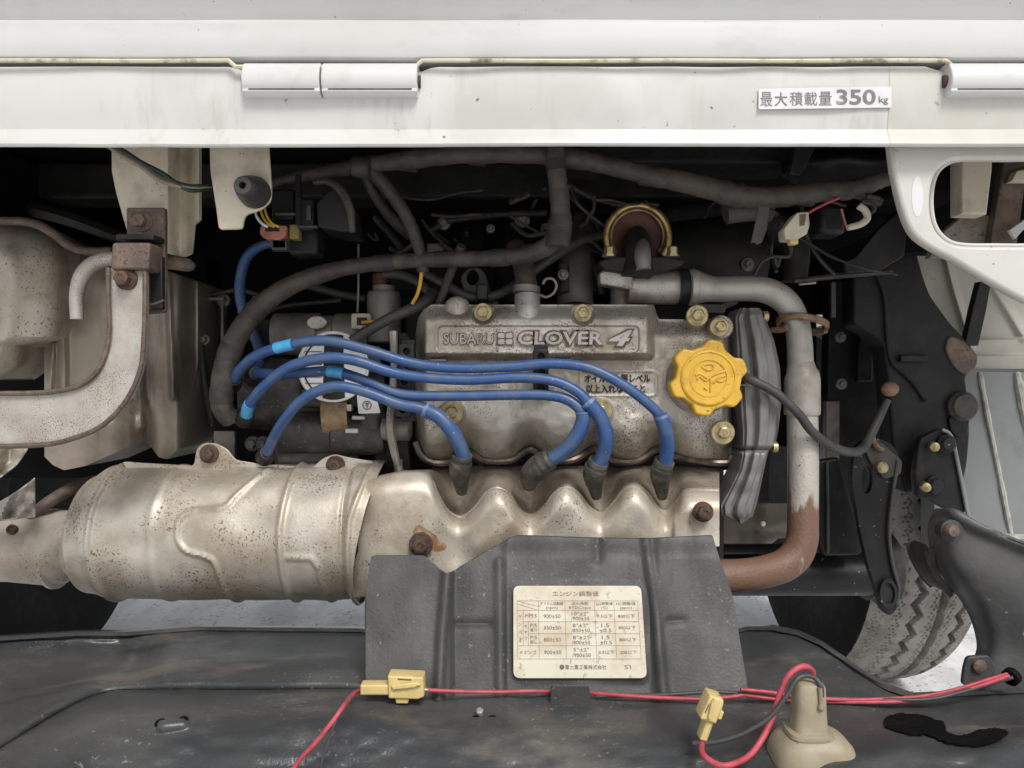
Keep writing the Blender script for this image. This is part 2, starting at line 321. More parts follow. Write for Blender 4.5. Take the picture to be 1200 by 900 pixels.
M_lamp = mat('khaki_plastic', (.36,.31,.215,1), .5, 0, (.29,.245,.17,1), 40, .42, .7, 1, spots=(.16,.13,.1,1), ss=260, sth=.74, bump=.08, bs=400)
M_yel = mat('yellow_wire', (.62,.38,.05,1), .45)
M_tan = mat('tan_wire', (.28,.22,.15,1), .5)
M_green = mat('dark_green_wire', (.025,.04,.03,1), .4)
M_orange = mat('pink_connector', (.42,.16,.12,1), .5, 0, (.3,.11,.08,1), 100)
M_olive = mat('olive_terminal', (.24,.19,.05,1), .5)
M_label = mat('aged_label_paper', (.62,.575,.47,1), .6, 0, (.50,.415,.30,1), 34, .42, .68, 1, spots=(.4,.33,.24,1), ss=260, sth=.64, bump=.05)
M_labink = mat('label_ink', (.13,.11,.09,1), .6, 0, (.33,.28,.22,1), 160, .5, .7, bump=0)
M_disc = mat('white_decal', (.80,.81,.80,1), .45, 0, (.66,.66,.64,1), 70, .5, .75)
M_ground = mat('pale_concrete', (.86,.86,.86,1), .8, 0, (.64,.64,.645,1), 14, .4, .66, 1, stretch=(1,.3,1), spots=(.34,.33,.32,1), ss=120, sth=.62, bump=.8, bs=90)

# ================================================================ SETTING
gm = MB(); gm.add([(-30,-30,0), (30,-30,0), (30,40,0), (-30,40,0)], [(0,1,2,3)])
obj('ground', gm, M_ground, kind='structure')

# underside of the truck bed above and around the bay
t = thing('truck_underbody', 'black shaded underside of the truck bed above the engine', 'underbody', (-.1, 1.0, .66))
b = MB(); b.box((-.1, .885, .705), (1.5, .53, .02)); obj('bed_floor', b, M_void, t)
b = MB(); b.box((-.12, 1.12, .53), (1.12, .02, .34)); obj('light_block_wall', b, M_void, t)  # black wall added to block light and view behind the engine
b = MB(); b.box((.62, 1.10, .63), (.36, .02, .16)); obj('light_leak_block', b, M_void, t)  # added to stop bright sky leaking in past the wall's right end
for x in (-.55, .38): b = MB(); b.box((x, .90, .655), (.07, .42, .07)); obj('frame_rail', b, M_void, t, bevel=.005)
b = MB(); b.pbox(1050, 150, 1290, 296, .76, .02); obj('shade_backing', b, M_void, t)  # black sheet standing in for the shade behind the bracket window
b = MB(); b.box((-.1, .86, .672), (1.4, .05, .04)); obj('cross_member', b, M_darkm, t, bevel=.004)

# ================================================================ TAILGATE AND SILL
yA = .556; z = lambda py, Y: H + (450-py)/F*Y
t = thing('tailgate', 'white lowered-edge tailgate strip across the top of the picture', 'tailgate', (-.05, yA, z(67, yA)))
prof = [(yA+.03, z(66, yA)), (yA+.004, z(67.5, yA)), (yA+.001, z(66, yA)), (yA, z(63, yA)), (yA-.0015, z(45, yA)), (yA-.001, z(27, yA)), (yA+.0005, z(23, yA)), (yA+.005, z(21, yA)),
        (yA+.003, z(15, yA)), (yA-.016, z(-20, yA)), (yA-.05, z(-90, yA)), (yA-.08, z(-190, yA)), (yA+.03, z(-192, yA)), (yA+.05, z(-20, yA)), (yA+.03, z(66, yA))]
obj('gate_skin', MB().extx(prof, -.62, .62, 60, .0006), M_gate, t, ang=25)
b = MB(); b.box((0, .585, z(68, .585)), (1.24, .012, .004)); obj('drip_seal', b, M_gap, t)

yS = .560
t = thing('bed_sill', 'white steel sill below the tailgate gap, speckled with dirt', 'sill', (-.05, yS, z(172, yS)))
def sill(x0, x1, dy, top, n):
    xs = np.linspace(x0, x1, n)
    pr = [(74, .045), (74.5, .012), (75.5, .004), (78, .0005), (84, 0), (110, .0), (128, .0008), (140, .0022), (150, .0032), (158, .0012), (165, -.0012), (169, -.0018), (171, -.001), (172, .0005), (171, .0025), (150, .006), (100, .008)]
    PX = np.tile((xs*F/yS + 600), (len(pr), 1)); PYb = np.array([p[0] for p in pr])[:, None]; YB = np.array([p[1] for p in pr])[:, None]
    PY = PYb + np.where(PYb < 86, 1, 0)*top(PX) + np.where(PYb > 160, 1, 0)*np.sin(PX/170)*.7
    X = (PX-600)*m(yS); Z = H + (450-PY)*m(yS); Y = yS + dy + YB + .0007*vnoise(PX, PYb + PX*0, 60, 3)
    return MB().gridw(X, Y, Z)
tp = lambda PX: 7*sst(272, 288, PX)*(1-sst(488, 512, PX)) + 8*sst(1085, 1112, PX)
obj('sill_panel', sill(-.62, (1043-600)*m(yS), 0, tp, 140), M_white, t, ang=30)
obj('top_lip', MB().tubew([(x, yS-.0045+.0004*math.sin(x*40), z(74.2, yS)+(-.0045 if (-.20<x<-.065 or x>.315) else 0)) for x in np.linspace(-.62,.62,240)], [.0016]*240, 8), M_gap, t)
obj('corner_panel', sill((1042-600)*m(yS), .62, -.0003, tp, 40), M_yellowed, t, 'yellowed white end panel of the sill', ang=30)
for (x, y) in ((534, 141), (697, 141), (1105, 141)):
    obj('spot_dimple', MB().lathe(W(x, y, yS+.0027), (0,-1,0), [(-.003, .0046), (-.0012, .0046), (-.0006, .003), (-.0005, .001)], 20), M_white, t)

sill_t = t
def hinge(x0, x1, xm, label):
    yh = .553
    pin = obj('hinge', MB().tubew([((x0-3-600)*m(yh), yh+.006, z(92, yh)), ((x1+3-600)*m(yh), yh+.006, z(92, yh))], [.0045]*2, 12), M_rustbolt, sill_t, label)
    for a, bb in ((x0, xm-1), (xm+1, x1)):
        pr = [(yh+.02, z(71, yh)), (yh+.004, z(71.5, yh)), (yh+.001, z(74, yh)), (yh-.002, z(82, yh)), (yh-.0035, z(91, yh)), (yh-.003, z(100, yh)), (yh-.001, z(104.5, yh)), (yh-.0018, z(107, yh)), (yh, z(109.5, yh)), (yh+.004, z(111, yh)), (yh+.012, z(111, yh))]
        n = 12; mb = MB(); mb.extx(pr, (a-600)*m(yh), (bb-600)*m(yh), n); N = len(pr)
        mb.f.append(tuple(range(N))); mb.f.append(tuple((n-1)*N+k for k in range(N)))
        obj('knuckle', mb, M_hinge, pin, bevel=.0008)
        obj('rust_line', MB().tubew([(x_, yh-.0016, z(105.2, yh)) for x_ in np.linspace((a+8-600)*m(yh), (bb-6-600)*m(yh), 24)], [.00055]*24, 6), M_brown, pin)
hinge(284, 489, 376, 'white rolled hinge with rusty seams left of the middle')
hinge(1113, 1330, 1240, 'white rolled hinge cut off by the right picture edge')

ys = yS - .0012
t = thing('payload_sticker', 'white sticker with grey lettering reading 最大積載量350kg on the sill', 'sticker', W(967, 128, ys))
obj('backing', plate(rnd([(889,104), (1045,101), (1045,126), (889,128)], 1.5), ys-.0002, .0004, .0001), M_sticker, t)
mb = MB()
for s, cx, cy, w, h, bo in (('最', 898, 116.5, 14, 17, 0), ('大', 915, 116.5, 15, 16, .01), ('積', 933, 116, 15, 16, 0), ('載', 950, 116, 15, 16, 0), ('量', 967, 115.5, 15, 16, 0), ('350', 1003, 114, 46, 18, .022), ('kg', 1035, 118, 11, 10, .01)):
    v, f = text2d(s, (cx-600)*m(ys), (450-cy)*m(ys), w*m(ys), h*m(ys), ext=.0001, bold=bo); frame(mb, v, f, (0, ys-.0004, H))
obj('lettering', mb, M_ink, t)

# ================================================================ LEFT: BRACKETS
Yb = .635
t = thing('body_bracket', 'cream painted chassis bracket with folded edge behind brown plate', 'bracket', W(190, 298, Yb))
def folded(T, B, x0, x1, Yf, nu=60, nv=50): PX, PY = rect_grid(x0, x1, nu, nv, T, B); return MB().grid(PX, PY, Yf(PX, PY), .006)
obj('face', folded(lambda x: x*0+165, lambda x: pl([(131,200), (136,225), (148,268), (196,297), (214,300), (223,296), (226,262), (233,256)], x), 131, 233,
    lambda X, Y: Yb + .03*sst(196, 212, X) - .012*sst(218, 232, X)), M_cream, t)
t = thing('mounting_plate', 'brown rusted steel plate bolted over the cream bracket', 'plate', W(170, 367, .615))
obj('plate', plate(rnd([(148,243), (193,243), (193,366), (170,368), (170,300), (148,297)], 3), .617, .006), M_brown, t)
obj('bolt', MB().bolt(167, 260, .617, 12, 8, .009), M_brown, t)
obj('folded_lip', MB().pbox(135, 274, 180, 281, .598, .02), M_darkm, t, bevel=.001)
obj('clamp_block', plate(rnd([(131,284), (176,284), (174,316), (129,316)], 4), .592, .022, .002), M_brown, t)
obj('slot_edge', MB().tube([(172,318,.612,1.6), (172,352,.612,1.6), (178,357,.612,1.6), (192,352,.612,1.6)], 8), M_brown, t)
obj('spacer', MB().pbox(176, 300, 190, 362, .612, .006), M_black, t, bevel=.001)

t = thing('bumper_stay', 'silver speckled steel stay curving from bolt out of the left edge', 'bumper stay', W(80, 523, .597))
o_in = spl([(127,314), (127,350), (128,385), (124,412), (112,437), (92,452), (62,459), (20,461), (-60,461)], 6)
o_out = spl([(170,314), (170,350), (169,390), (165,430), (150,466), (122,497), (85,514), (40,522), (-60,523)], 6)
ring = [tuple(p) for p in o_in] + [tuple(p) for p in o_out[::-1]]
obj('channel', plate(ring, .598, .008, .0016), M_stay, t)
for nm, L, dx in (('rim', o_in, 0), ('rim', o_out, 0)):
    P = [np.array([p[0], p[1], .596, 3.0]) for p in L]
    obj(nm, MB().tube(P, 8, 1), M_brown, t, 'brown rusted rim of the stay')
obj('bolt', MB().bolt(148, 327, .597, 13, 9, .010), M_rustbolt, t)

t = thing('hanger_hook', 'pitted silver hook curving down beside the bumper stay', 'hook', W(90, 375, .64))
obj('arm', MB().tube([(90,374,.64,7), (90,345,.64,8), (97,322,.64,9), (112,308,.64,9), (135,303,.64,8), (180,304,.645,7)], 12), M_stay, t)
obj('tab', MB().tube([(180,304,.648,9), (210,309,.648,8), (223,311,.648,7), (228,311,.648,3)], 12), M_brown, t)

# cream bracket with rubber stop
Yq = .608
t = thing('stopper_bracket', 'cream bracket tab carrying a conical grey rubber stop', 'bracket', W(282, 269, Yq))
obj('tab', plate(rnd([(245,165), (314,165), (318,222), (317,236), (305,246), (288,251), (285,258), (284,268), (256,269), (253,245), (246,200)], 5), Yq, .004, .0012), M_cream, t)
c0 = W(299, 226, Yq); c1 = W(284, 217, Yq-.028); ax = (c1-c0)
st = obj('rubber_stop', MB().lathe(c0, ax, [(-.002, .0125), (.002, .0128), (.012, .0112), (.022, .0086), (ax.length*.93, .0074), (ax.length, .0064), (ax.length, .0028), (ax.length-.01, .0026)], 28), M_hose, t)
for k, (ya, yb_, mt_) in enumerate(((176, 203, M_green), (180, 208, M_tan), (174, 199, M_green))):
    obj('bracket_wire', MB().tube([(125,168+k*2,.60,2.6), (140,ya,.60,2.6), (165,ya+14+k,.60,2.8), (190,yb_+4,.60,2.8), (220,218+k*2,.60,2.8), (250,218+k*1.5,.62,2.6), (290,222,.66,2.6)], 8), mt_,
        label=('dark green wire, upper one sagging across the cream bracket', 'tan wire between two green ones across the cream bracket', 'dark green wire with the highest arc over the cream bracket')[k], cat='wire', group='wires across the cream bracket')

# ================================================================ MUFFLER (left)
t = thing('muffler', 'dirty stamped steel muffler behind the silver stay', 'muffler', W(90, 550, .72))
ny = 70; ys_ = np.linspace(262, 445, ny)[:, None]
Rr = np.interp(ys_[:, 0], [262, 275, 290, 310, 395, 404, 430, 445], [40, 62, 74, 78, 70, 30, 22, 2])[:, None]
u = np.linspace(0, 1, 60)[None]; PX = -70*(1-u) + Rr*u; PY = ys_ + 0*u
un = np.clip((u-.35)/.65, 0, 1); YY = .69 + .032*(1-np.sqrt(1-.97*un**2)) + .03*(1-np.sin(np.clip((PY-262)/45, 0, 1)*math.pi/2)) + .03*(1-np.sqrt(np.clip(1-np.clip((PY-405)/42, 0, 1)**2, 0, 1))) - emb(PX, PY, [(6,285), (10,340), (4,395)], 16, .006) + .0015*vnoise(PX, PY, 30, 77)
obj('end_cap', MB().grid(PX, PY, YY, .05), M_muff, t)
PX, PY = rect_grid(52, 232, 120, 110, lambda x: pl([(52,298), (75,290), (120,296), (160,305), (232,330)], x), lambda x: pl([(52,535), (62,545), (75,551), (100,546), (168,516), (176,522), (186,536), (196,538), (214,522), (224,470), (232,425)], x))
YY = .735 - emb(PX, PY, [(73,300), (75,462)], 5, .008) - emb(PX, PY, [(197,320), (203,465)], 4, .005) - emb(PX, PY, [(163,430), (166,500)], 5, .005) - emb(PX, PY, [(62,404), (58,470)], 4, .006) + .03*sst(205, 232, PX) + .02*sst(120, 180, PX) - .022*sst(455, 500, PY)*(1-sst(150, 195, PX)) + .004*vnoise(PX, PY, 40, 5)
YY += .02*(1-np.sin(np.clip((PY-290)/50, 0, 1)*math.pi/2))
obj('shell', MB().grid(PX, PY, YY, .08), M_muffd, t)
obj('seam_flange', MB().tube([(-60,262,.70,5), (10,259,.70,5), (40,262,.70,5.5), (62,273,.70,5.5), (80,287,.70,5.5), (100,294,.70,5), (132,294,.70,5)], 10), M_brown, t)
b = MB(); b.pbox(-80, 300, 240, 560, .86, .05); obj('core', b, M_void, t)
obj('chassis_rail', MB().tube([(-60,228,.83,9), (60,250,.82,9), (160,285,.80,8)], 8).tube([(-60,205,.9,16), (60,215,.9,16), (240,225,.9,16)], 8), M_darkm, label='dark chassis tubes running behind the muffler top', cat='chassis rail')
t = thing('crumpled_shield', 'crumpled pale metal scrap between muffler and exhaust at left edge', 'shield', W(15, 608, .68))
PX, PY = rect_grid(-60, 41, 40, 24, lambda x: pl([(-60,600), (0,588), (20,576), (41,560)], x), lambda x: pl([(-60,615), (0,610), (41,606)], x))
obj('sheet', MB().grid(PX, PY, .68 + .012*vnoise(PX*1.4+PY*.6, PY, 14, 8) + .01*sst(15, 41, PX)), M_stay, t, solid=.0012)
PX, PY = rect_grid(-60, 32, 30, 20, lambda x: pl([(-60,520), (32,524)], x), lambda x: pl([(-60,565), (0,560), (20,545), (32,528)], x))
obj('upper_sheet', MB().grid(PX, PY, .70 + .012*vnoise(PX, PY, 12, 18)), M_muff, t, solid=.0012)
obj('hanger_rod', MB().tube([(36,606,.72,6), (55,590,.72,7), (85,572,.74,7), (120,560,.76,6)], 10), M_brown, t)

# ================================================================ EXHAUST: converter shield, inlet pipe
Yc = .725; zc = .312; Rc = .0615; u = m(.672)
t = thing('converter_heat_shield', 'ribbed pale metal heat shield around the exhaust converter', 'heat shield', W(245, 703, .70))
nu, nv = 340, 130
ang = np.linspace(R(112), R(-120), nv)[:, None]
x0 = 77 - 2*np.cos(ang); x1 = 440 - 27*sst(R(80), R(-50), ang)
s = np.linspace(0, 1, nu)[None]; PX = x0*(1-s) + x1*s
yy = Yc - Rc*np.cos(ang); zz = zc + Rc*np.sin(ang); PYa = 450 - (zz-H)/yy*F + 0*PX
rad = Rc*(1 - .11*(1-sst(77, 104, PX))) 
rad = rad + emb(PX, PYa, [(112,540), (108,640), (112,705)], 3, .0030) + emb(PX, PYa, [(182,540), (178,620), (180,705)], 5, .0014) + emb(PX, PYa, [(335,540), (331,620), (335,705)], 3.5, .0028)
rad = rad + emb(PX, PYa, spl([(300,552), (275,580), (262,595), (232,598), (214,608), (212,630), (222,645), (245,652), (256,662), (262,700)], 5), 3, .0024)
rad = rad + emb(PX, PYa, [(340,652), (368,653), (376,665), (378,700)], 3, .0018) + .0045*sst(402, 410, PX) - .002*sst(397, 402, PX) + emb(PX, PYa, [(430,548), (412,610), (410,704)], 3, .002)
rad = rad + .0008*vnoise(PX, PYa, 22, 2) + .0016*vnoise(PX, PYa, 70, 4) - .003*np.exp(-((PX-165)**2+(PYa-640)**2)/700.) - .0025*np.exp(-((PX-300)**2+(PYa-610)**2)/500.)
X = (PX-600)*u; Yg = Yc - rad*np.cos(ang); Zg = zc + rad*np.sin(ang) - .004*(1-sst(77, 100, PX))
obj('shell', MB().gridw(X, Yg, Zg), M_shield, t, solid=.0014, ang=50)
fl = rnd([(142,541), (227,546), (230,526), (238,519), (252,519), (266,526), (276,539), (300,543), (366,548), (378,537), (392,532), (408,536), (439,541), (439,553), (420,558), (300,556), (150,552)], 5)
obj('flange', plate(fl, Yc-.012, .0025, .0008), M_shield, t)
obj('bolt', MB().bolt(245, 532, Yc-.0135, 11, 7.5, .007), M_rustbolt, t)
obj('bolt', MB().bolt(393, 545, Yc-.0135, 11, 7.5, .007), M_rustbolt, t)
obj('converter_core', MB().lathe((X.min()+.01, Yc+.004, zc), (1,0,0), [(0, .03), (.004, .050), (.27, .050), (.29, .04)], 32), M_darkm, t)
t = thing('exhaust_pipe', 'rust blotched exhaust pipe entering the heat shield from left edge', 'exhaust pipe', W(30, 690, .70))
pc = W(-75, 648, .70) + Vector((0, .035, 0))
obj('pipe', MB().lathe(pc, (1,0,-.02), [(0, .033), (.05, .0335), (.085, .036), (.10, .034), (.108, .028), (.118, .030), (.14, .030)], 40), M_pipeL, t)
obj('clamp_hole', MB().lathe(W(13, 620, .703), (0,-1,.5), [(-.004, .0045), (.0005, .0045), (.0008, .003), (-.001, .0025)], 18), M_rustbolt, t)
obj('weld_bead', MB().lathe(W(68, 648, .735), (1,0,0), [(-.004, .0285), (-.001, .0335), (.002, .0335), (.005, .0285)], 40), M_shield, t)

# ================================================================ ENGINE BLOCK AND DARK SURROUNDINGS
t = thing('engine_block', 'dark sooty engine block behind the valve cover and exhaust', 'engine', W(650, 700, .80))
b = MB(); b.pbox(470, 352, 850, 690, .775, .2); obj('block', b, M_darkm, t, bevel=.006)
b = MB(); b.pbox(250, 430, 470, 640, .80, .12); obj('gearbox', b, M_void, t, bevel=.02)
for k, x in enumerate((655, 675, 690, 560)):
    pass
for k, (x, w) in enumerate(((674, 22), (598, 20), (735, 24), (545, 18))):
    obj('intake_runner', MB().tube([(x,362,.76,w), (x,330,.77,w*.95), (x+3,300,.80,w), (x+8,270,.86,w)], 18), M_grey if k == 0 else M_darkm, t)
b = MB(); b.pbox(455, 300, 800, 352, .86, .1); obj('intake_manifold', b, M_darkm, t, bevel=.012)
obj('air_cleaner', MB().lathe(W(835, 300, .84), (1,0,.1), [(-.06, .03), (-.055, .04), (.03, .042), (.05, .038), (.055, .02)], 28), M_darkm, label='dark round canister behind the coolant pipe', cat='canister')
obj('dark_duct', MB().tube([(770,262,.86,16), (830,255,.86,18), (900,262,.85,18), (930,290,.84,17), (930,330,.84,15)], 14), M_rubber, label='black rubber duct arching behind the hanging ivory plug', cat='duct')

for k, (x, y, Y_, r_) in enumerate(((520,262,.80,6), (612,258,.82,7), (640,268,.81,5), (575,268,.78,4), (700,335,.79,6), (660,322,.745,5), (540,296,.76,4), (262,352,.82,6), (240,398,.80,5), (985,395,.86,5), (986,450,.86,5), (300,352,.82,4), (820,372,.80,6), (876,310,.80,6), (470,540,.74,5))):
    obj('nut', MB().bolt(x, y, Y_, r_*1.3, r_*.8, .006), M_grey, t)
for k, pts in enumerate(([(600,262,.80,3), (618,276,.79,3), (640,272,.79,3), (668,262,.80,3)], [(505,270,.80,4), (530,258,.80,4), (580,252,.81,4), (640,250,.82,4)], [(660,312,.76,7), (662,330,.755,7), (662,345,.75,8)], [(690,300,.78,6), (700,320,.77,6), (706,345,.77,6)], [(225,340,.82,3), (250,345,.82,3), (280,340,.82,3), (320,350,.82,3)], [(235,400,.80,4), (240,450,.80,4), (250,500,.80,4)], [(440,255,.80,4), (470,290,.78,4), (480,310,.77,4)], [(800,370,.79,8), (830,362,.79,8), (860,350,.80,8)], [(345,330,.80,5), (400,345,.79,5), (430,350,.78,5)], [(300,375,.80,3), (330,360,.79,3), (400,352,.78,3)])):
    obj('small_hose', MB().tube(pts, 10), (M_hose, M_rubber)[k % 2], t)
for x0, y0, x1, y1, Y_ in ((228,348,262,352,.81), (258,345,262,420,.815), (632,285,660,300,.80), (500,285,520,300,.80), (812,356,850,366,.77), (968,470,984,540,.88), (430,405,446,440,.75), (250,505,275,540,.75)):
    b = MB(); b.pbox(x0, y0, x1, y1, Y_, .01); obj('small_bracket', b, M_grey, t, bevel=.001)
# ================================================================ VALVE COVER
t = thing('valve_cover', 'oily cast aluminium valve cover lettered SUBARU CLOVER4', 'valve cover', W(670, 545, .70))
Bp = [(487,516), (493,530), (503,539), (518,541), (535,537), (546,527), (556,531), (570,538), (598,538), (612,529), (622,525), (632,530), (650,538), (672,537), (688,528), (698,525), (710,532), (722,538), (745,538), (763,528), (774,525), (788,532), (810,537), (850,541), (858,532)]
Bs = np.array([tuple(p) for p in spl(Bp, 5)])
PX, PY = rect_grid(487, 858, 330, 190, lambda x: pl([(487,392), (490,372), (497,362), (506,357), (766,357), (772,374), (850,375), (858,392)], x), lambda x: np.interp(x, Bs[:, 0], Bs[:, 1]))
Bx = np.interp(PX[0], Bs[:, 0], Bs[:, 1])[None]
tt = np.clip((PY-468)/(Bx-468), 0, 1)
YY = .700 + .040*(1-np.sqrt(np.clip(1-tt**2*.98, 0, 1)))
for xc in (541, 622, 700, 776): YY += .020*np.exp(-((PX-xc)/17)**2)*sst(.35, .95, tt)
for xc in (582, 661, 738, 815): YY -= .006*np.exp(-((PX-xc)/26)**2)*sst(.1, .6, tt)
rid = (1-sst(413, 423, PY))*sst(489, 499, PX)*(1-sst(757, 768, PX))
YY -= .017*rid
YY += .015*(1-sst(357, 381, PY))**1.5*np.where(PX < 770, 1, 0) + .014*(1-sst(375, 402, PY))**1.5*sst(766, 772, PX)
YY += .022*(1-np.sin(np.clip((PX-487)/14, 0, 1)*math.pi/2)) + .026*(1-np.sin(np.clip((858-PX)/14, 0, 1)*math.pi/2))
def rr(PX, PY, x0, y0, x1, y1, r):
    dx = np.maximum(np.maximum(x0+r-PX, PX-x1+r), 0); dy = np.maximum(np.maximum(y0+r-PY, PY-y1+r), 0); return np.hypot(dx, dy) - r
d = rr(PX, PY, 513, 382, 749, 413, 6); YY += .0016*(1-sst(-1.2, .6, d)) - .0007*np.exp(-((d-2)/1.6)**2)
YY -= .0012*np.exp(-((PX-583)/1.3)**2)*np.where(d < -2, 1, 0)
d = rr(PX, PY, 680, 435, 769, 464, 5); YY -= .0010*np.exp(-((d)/1.5)**2)
for x, y, r, h in ((566,366,13,.008), (683,367,13,.008), (530,483,15,.006), (704,482,15,.006), (817,371,14,.006), (846,508,14,.008)): 
    dd = np.hypot(PX-x, PY-y); tgt = {366: .695, 367: .695, 483: .6965, 482: .6965, 371: .694, 508: .695}[y]
    k = 1-sst(r-2, r+2, dd); YY = YY*(1-k) + tgt*k
YY += .0005*vnoise(PX, PY, 7, 11)
obj('casting', MB().grid(PX, PY, YY, .05), M_cast, t, ang=60)
obj('gasket_lip', MB().tube([(p[0], p[1]+1.5, .727 + .012*sum(math.exp(-((p[0]-xc)/17)**2) for xc in (541, 622, 700, 776)), 4.2) for p in spl(Bp, 4)], 8, 1), M_lip, t)
obj('gasket', MB().tube([(p[0], p[1]+6, .742 + .012*sum(math.exp(-((p[0]-xc)/17)**2) for xc in (541, 622, 700, 776)), 4) for p in spl(Bp, 4)], 8, 1), M_black, t)
mb = MB(); Yt = .6834; q = m(Yt)
def outl(body, x0, x1, y0, y1, mb, lw, bold=0, shear=0, ext=.0006):   # raised letters
    v, f = text2d(body, ((x0+x1)/2-600)*q, (450-(y0+y1)/2)*q, (x1-x0)*q, (y1-y0)*q, ext=ext, bold=bold, shear=shear)
    frame(mb, v, f, (0, Yt, H))
outl('SUBARU', 519, 579, 390, 404, mb, 1, .03, 0, .0005); obj('maker_outline', mb, M_lip, t)
Yt -= .0004; mb = MB(); outl('SUBARU', 520, 578, 391, 403, mb, 1, -.008, 0, .0006); obj('maker_lettering', mb, M_castl, t)
Yt += .0004; mb = MB(); outl('CLOVER', 605, 708, 386.5, 406, mb, 1, .10, .05, .0006); outl('4', 711, 744, 385, 407.5, mb, 1, .11, .35, .0006); obj('model_outline', mb, M_lip, t)
Yt -= .0004; mb = MB(); outl('CLOVER', 607, 706, 388.5, 404, mb, 1, .02, .05, .0008); outl('4', 713, 741, 387, 405.5, mb, 1, .03, .35, .0008)
obj('model_lettering', mb, M_castl, t)
mb = MB()
for dx in (-4.8, 4.8):
    for dy in (-4, 4):
        v, f = plate2d([[((p[0]-600)*q, (450-p[1])*q) for p in rnd([(592+dx-5.2, 397+dy-4.2), (592+dx+5.2, 397+dy-4.2), (592+dx+5.2, 397+dy+4.2), (592+dx-5.2, 397+dy+4.2)], 3)]], .002, .0003); frame(mb, v, f, (0, Yt+.0008, H))
obj('emblem_outline', mb, M_lip, t); mb = MB()
for dx in (-4.6, 4.6):
    for dy in (-3.6, 3.6):
        v, f = plate2d([[((p[0]-600)*q, (450-p[1])*q) for p in rnd([(592+dx-4, 397+dy-3), (592+dx+4, 397+dy-3), (592+dx+4, 397+dy+3), (592+dx-4, 397+dy+3)], 2.4)]], .002, .0003); frame(mb, v, f, (0, Yt, H))
obj('clover_emblem', mb, M_castl, t)
mb = MB(); Yt = .6994; q = m(Yt)
outl('オイルは上限レベル', 685, 762, 438.5, 448.5, mb, 1, .012, 0, .0008); outl('以上入れないこと', 687, 756, 450.5, 460.5, mb, 1, .012, 0, .0008)
obj('warning_lettering', mb, M_darkm, t)
for (x, y, Y_, rw, rh) in ((566,366,.695,11,7), (683,367,.695,11,7), (530,483,.6965,14,7.5), (704,482,.6965,14,7.5), (817,370,.694,13,7.5), (843,383,.690,11.5,7), (847,507,.695,14,7.5)):
    obj('bolt', MB().bolt(x, y, Y_, rw, rh, .007), M_zinc, t)
obj('bolt_boss', MB().lathe(W(843, 384, .70), (0,-1,0), [(-.03, .0105), (.008, .0105), (.009, .0095)], 24), M_cast, t)
obj('casting_boss', MB().tube([(536,376,.700,15), (536,362,.701,15), (536,355,.702,13.5), (536,351,.703,9)], 20, 3), M_cast, t)
obj('breather_spigot', MB().tube([(618,378,.694,12), (618,368,.696,15), (618,356,.70,15), (618,347,.702,15), (618,346,.702,11)], 22, 2), M_castl, t)
for x0, x1 in ((504, 523), (651, 671)): obj('casting_tab', MB().pbox(x0, 420, x1, 424, .692, .01), M_castl, t, bevel=.001)
obj('casting_tab', plate(rnd([(630,452), (650,452), (648,466), (632,466)], 3), .694, .008), M_grey, t)

t = thing('breather_hose', 'short brown breather hose clamped to the valve cover spigot', 'hose', W(617, 350, .70))
obj('hose', MB().tube([(618,350,.702,14), (617,338,.704,13.5), (615,322,.71,12.5), (612,306,.72,13), (604,292,.74,13)], 18), M_tape, t)
obj('clamp', MB().lathe(W(617, 340, .704), (.06,.1,1), [(-.003, .0118), (-.003, .0125), (.003, .0125), (.003, .0118)], 28), M_grey, t)
cl = [(632,345), (640,348), (649,343), (652,334), (648,327), (640,327), (636,333)]
obj('wire_clip', MB().tube([(x, y, .69, 1.6) for x, y in cl], 8), M_grey, t)

# ================================================================ OIL CAP
Yo = .672; oc = W(831, 443, Yo); q = m(Yo)
t = thing('oil_filler_cap', 'yellow six-lobed plastic oil filler cap with embossed emblem', 'oil cap', W(831, 489, Yo))
def lob(r0, r1, n=120, off=20):
    L = []
    for i in range(n):
        a = 2*math.pi*i/n; w = .5+.5*math.cos(6*(a-R(off))); k = w*w*(3-2*w); k = k*k*(3-2*k); rr_ = r0+(r1-r0)*k
        L.append((831+rr_*math.cos(a)*1.0, 443-rr_*math.sin(a)*.97))
    return L
obj('grip', plate(lob(38.5, 46.5), Yo+.002, .018, .0022), M_cap, t)
ax = (0,-1,0)
obj('face_disc', MB().lathe((oc.x, Yo+.003, oc.z), ax, [(-.002, 33*q), (.0018, 33*q), (.0028, 31.5*q), (.0030, 30.2*q), (.0022, 29.6*q), (.0022, 22*q), (.0016, 21.2*q), (.0016, .0005)], 64), M_cap, t)
obj('emblem_ring', MB().lathe((oc.x, Yo+.003, oc.z), ax, [(.001, 22.4*q), (.0027, 22.2*q), (.0027, 21.0*q), (.001, 20.8*q)], 64), M_cap, t)
mb = MB(); ye = Yo+.0012
for pts in ([(823,430), (827,427), (834,427), (836,431), (830,434), (823,430)], [(815,440), (819,438), (824,440), (829,444)], [(817,445), (820,441), (827,446), (832,442), (840,438), (852,434)], [(832,443), (833,450), (832,459)], [(836,449), (842,443), (850,440)], [(825,454), (829,457)], [(840,446), (846,447), (851,443)]):
    mb.tube([(x, y, ye, 1.3) for x, y in pts], 8, 4)
obj('emblem', mb, M_cap, t)
obj('neck', MB().lathe((oc.x-.0015, Yo+.045, oc.z-.002), ax, [(0, 42*q), (.024, 41*q), (.026, 38*q)], 48), M_cast, t)

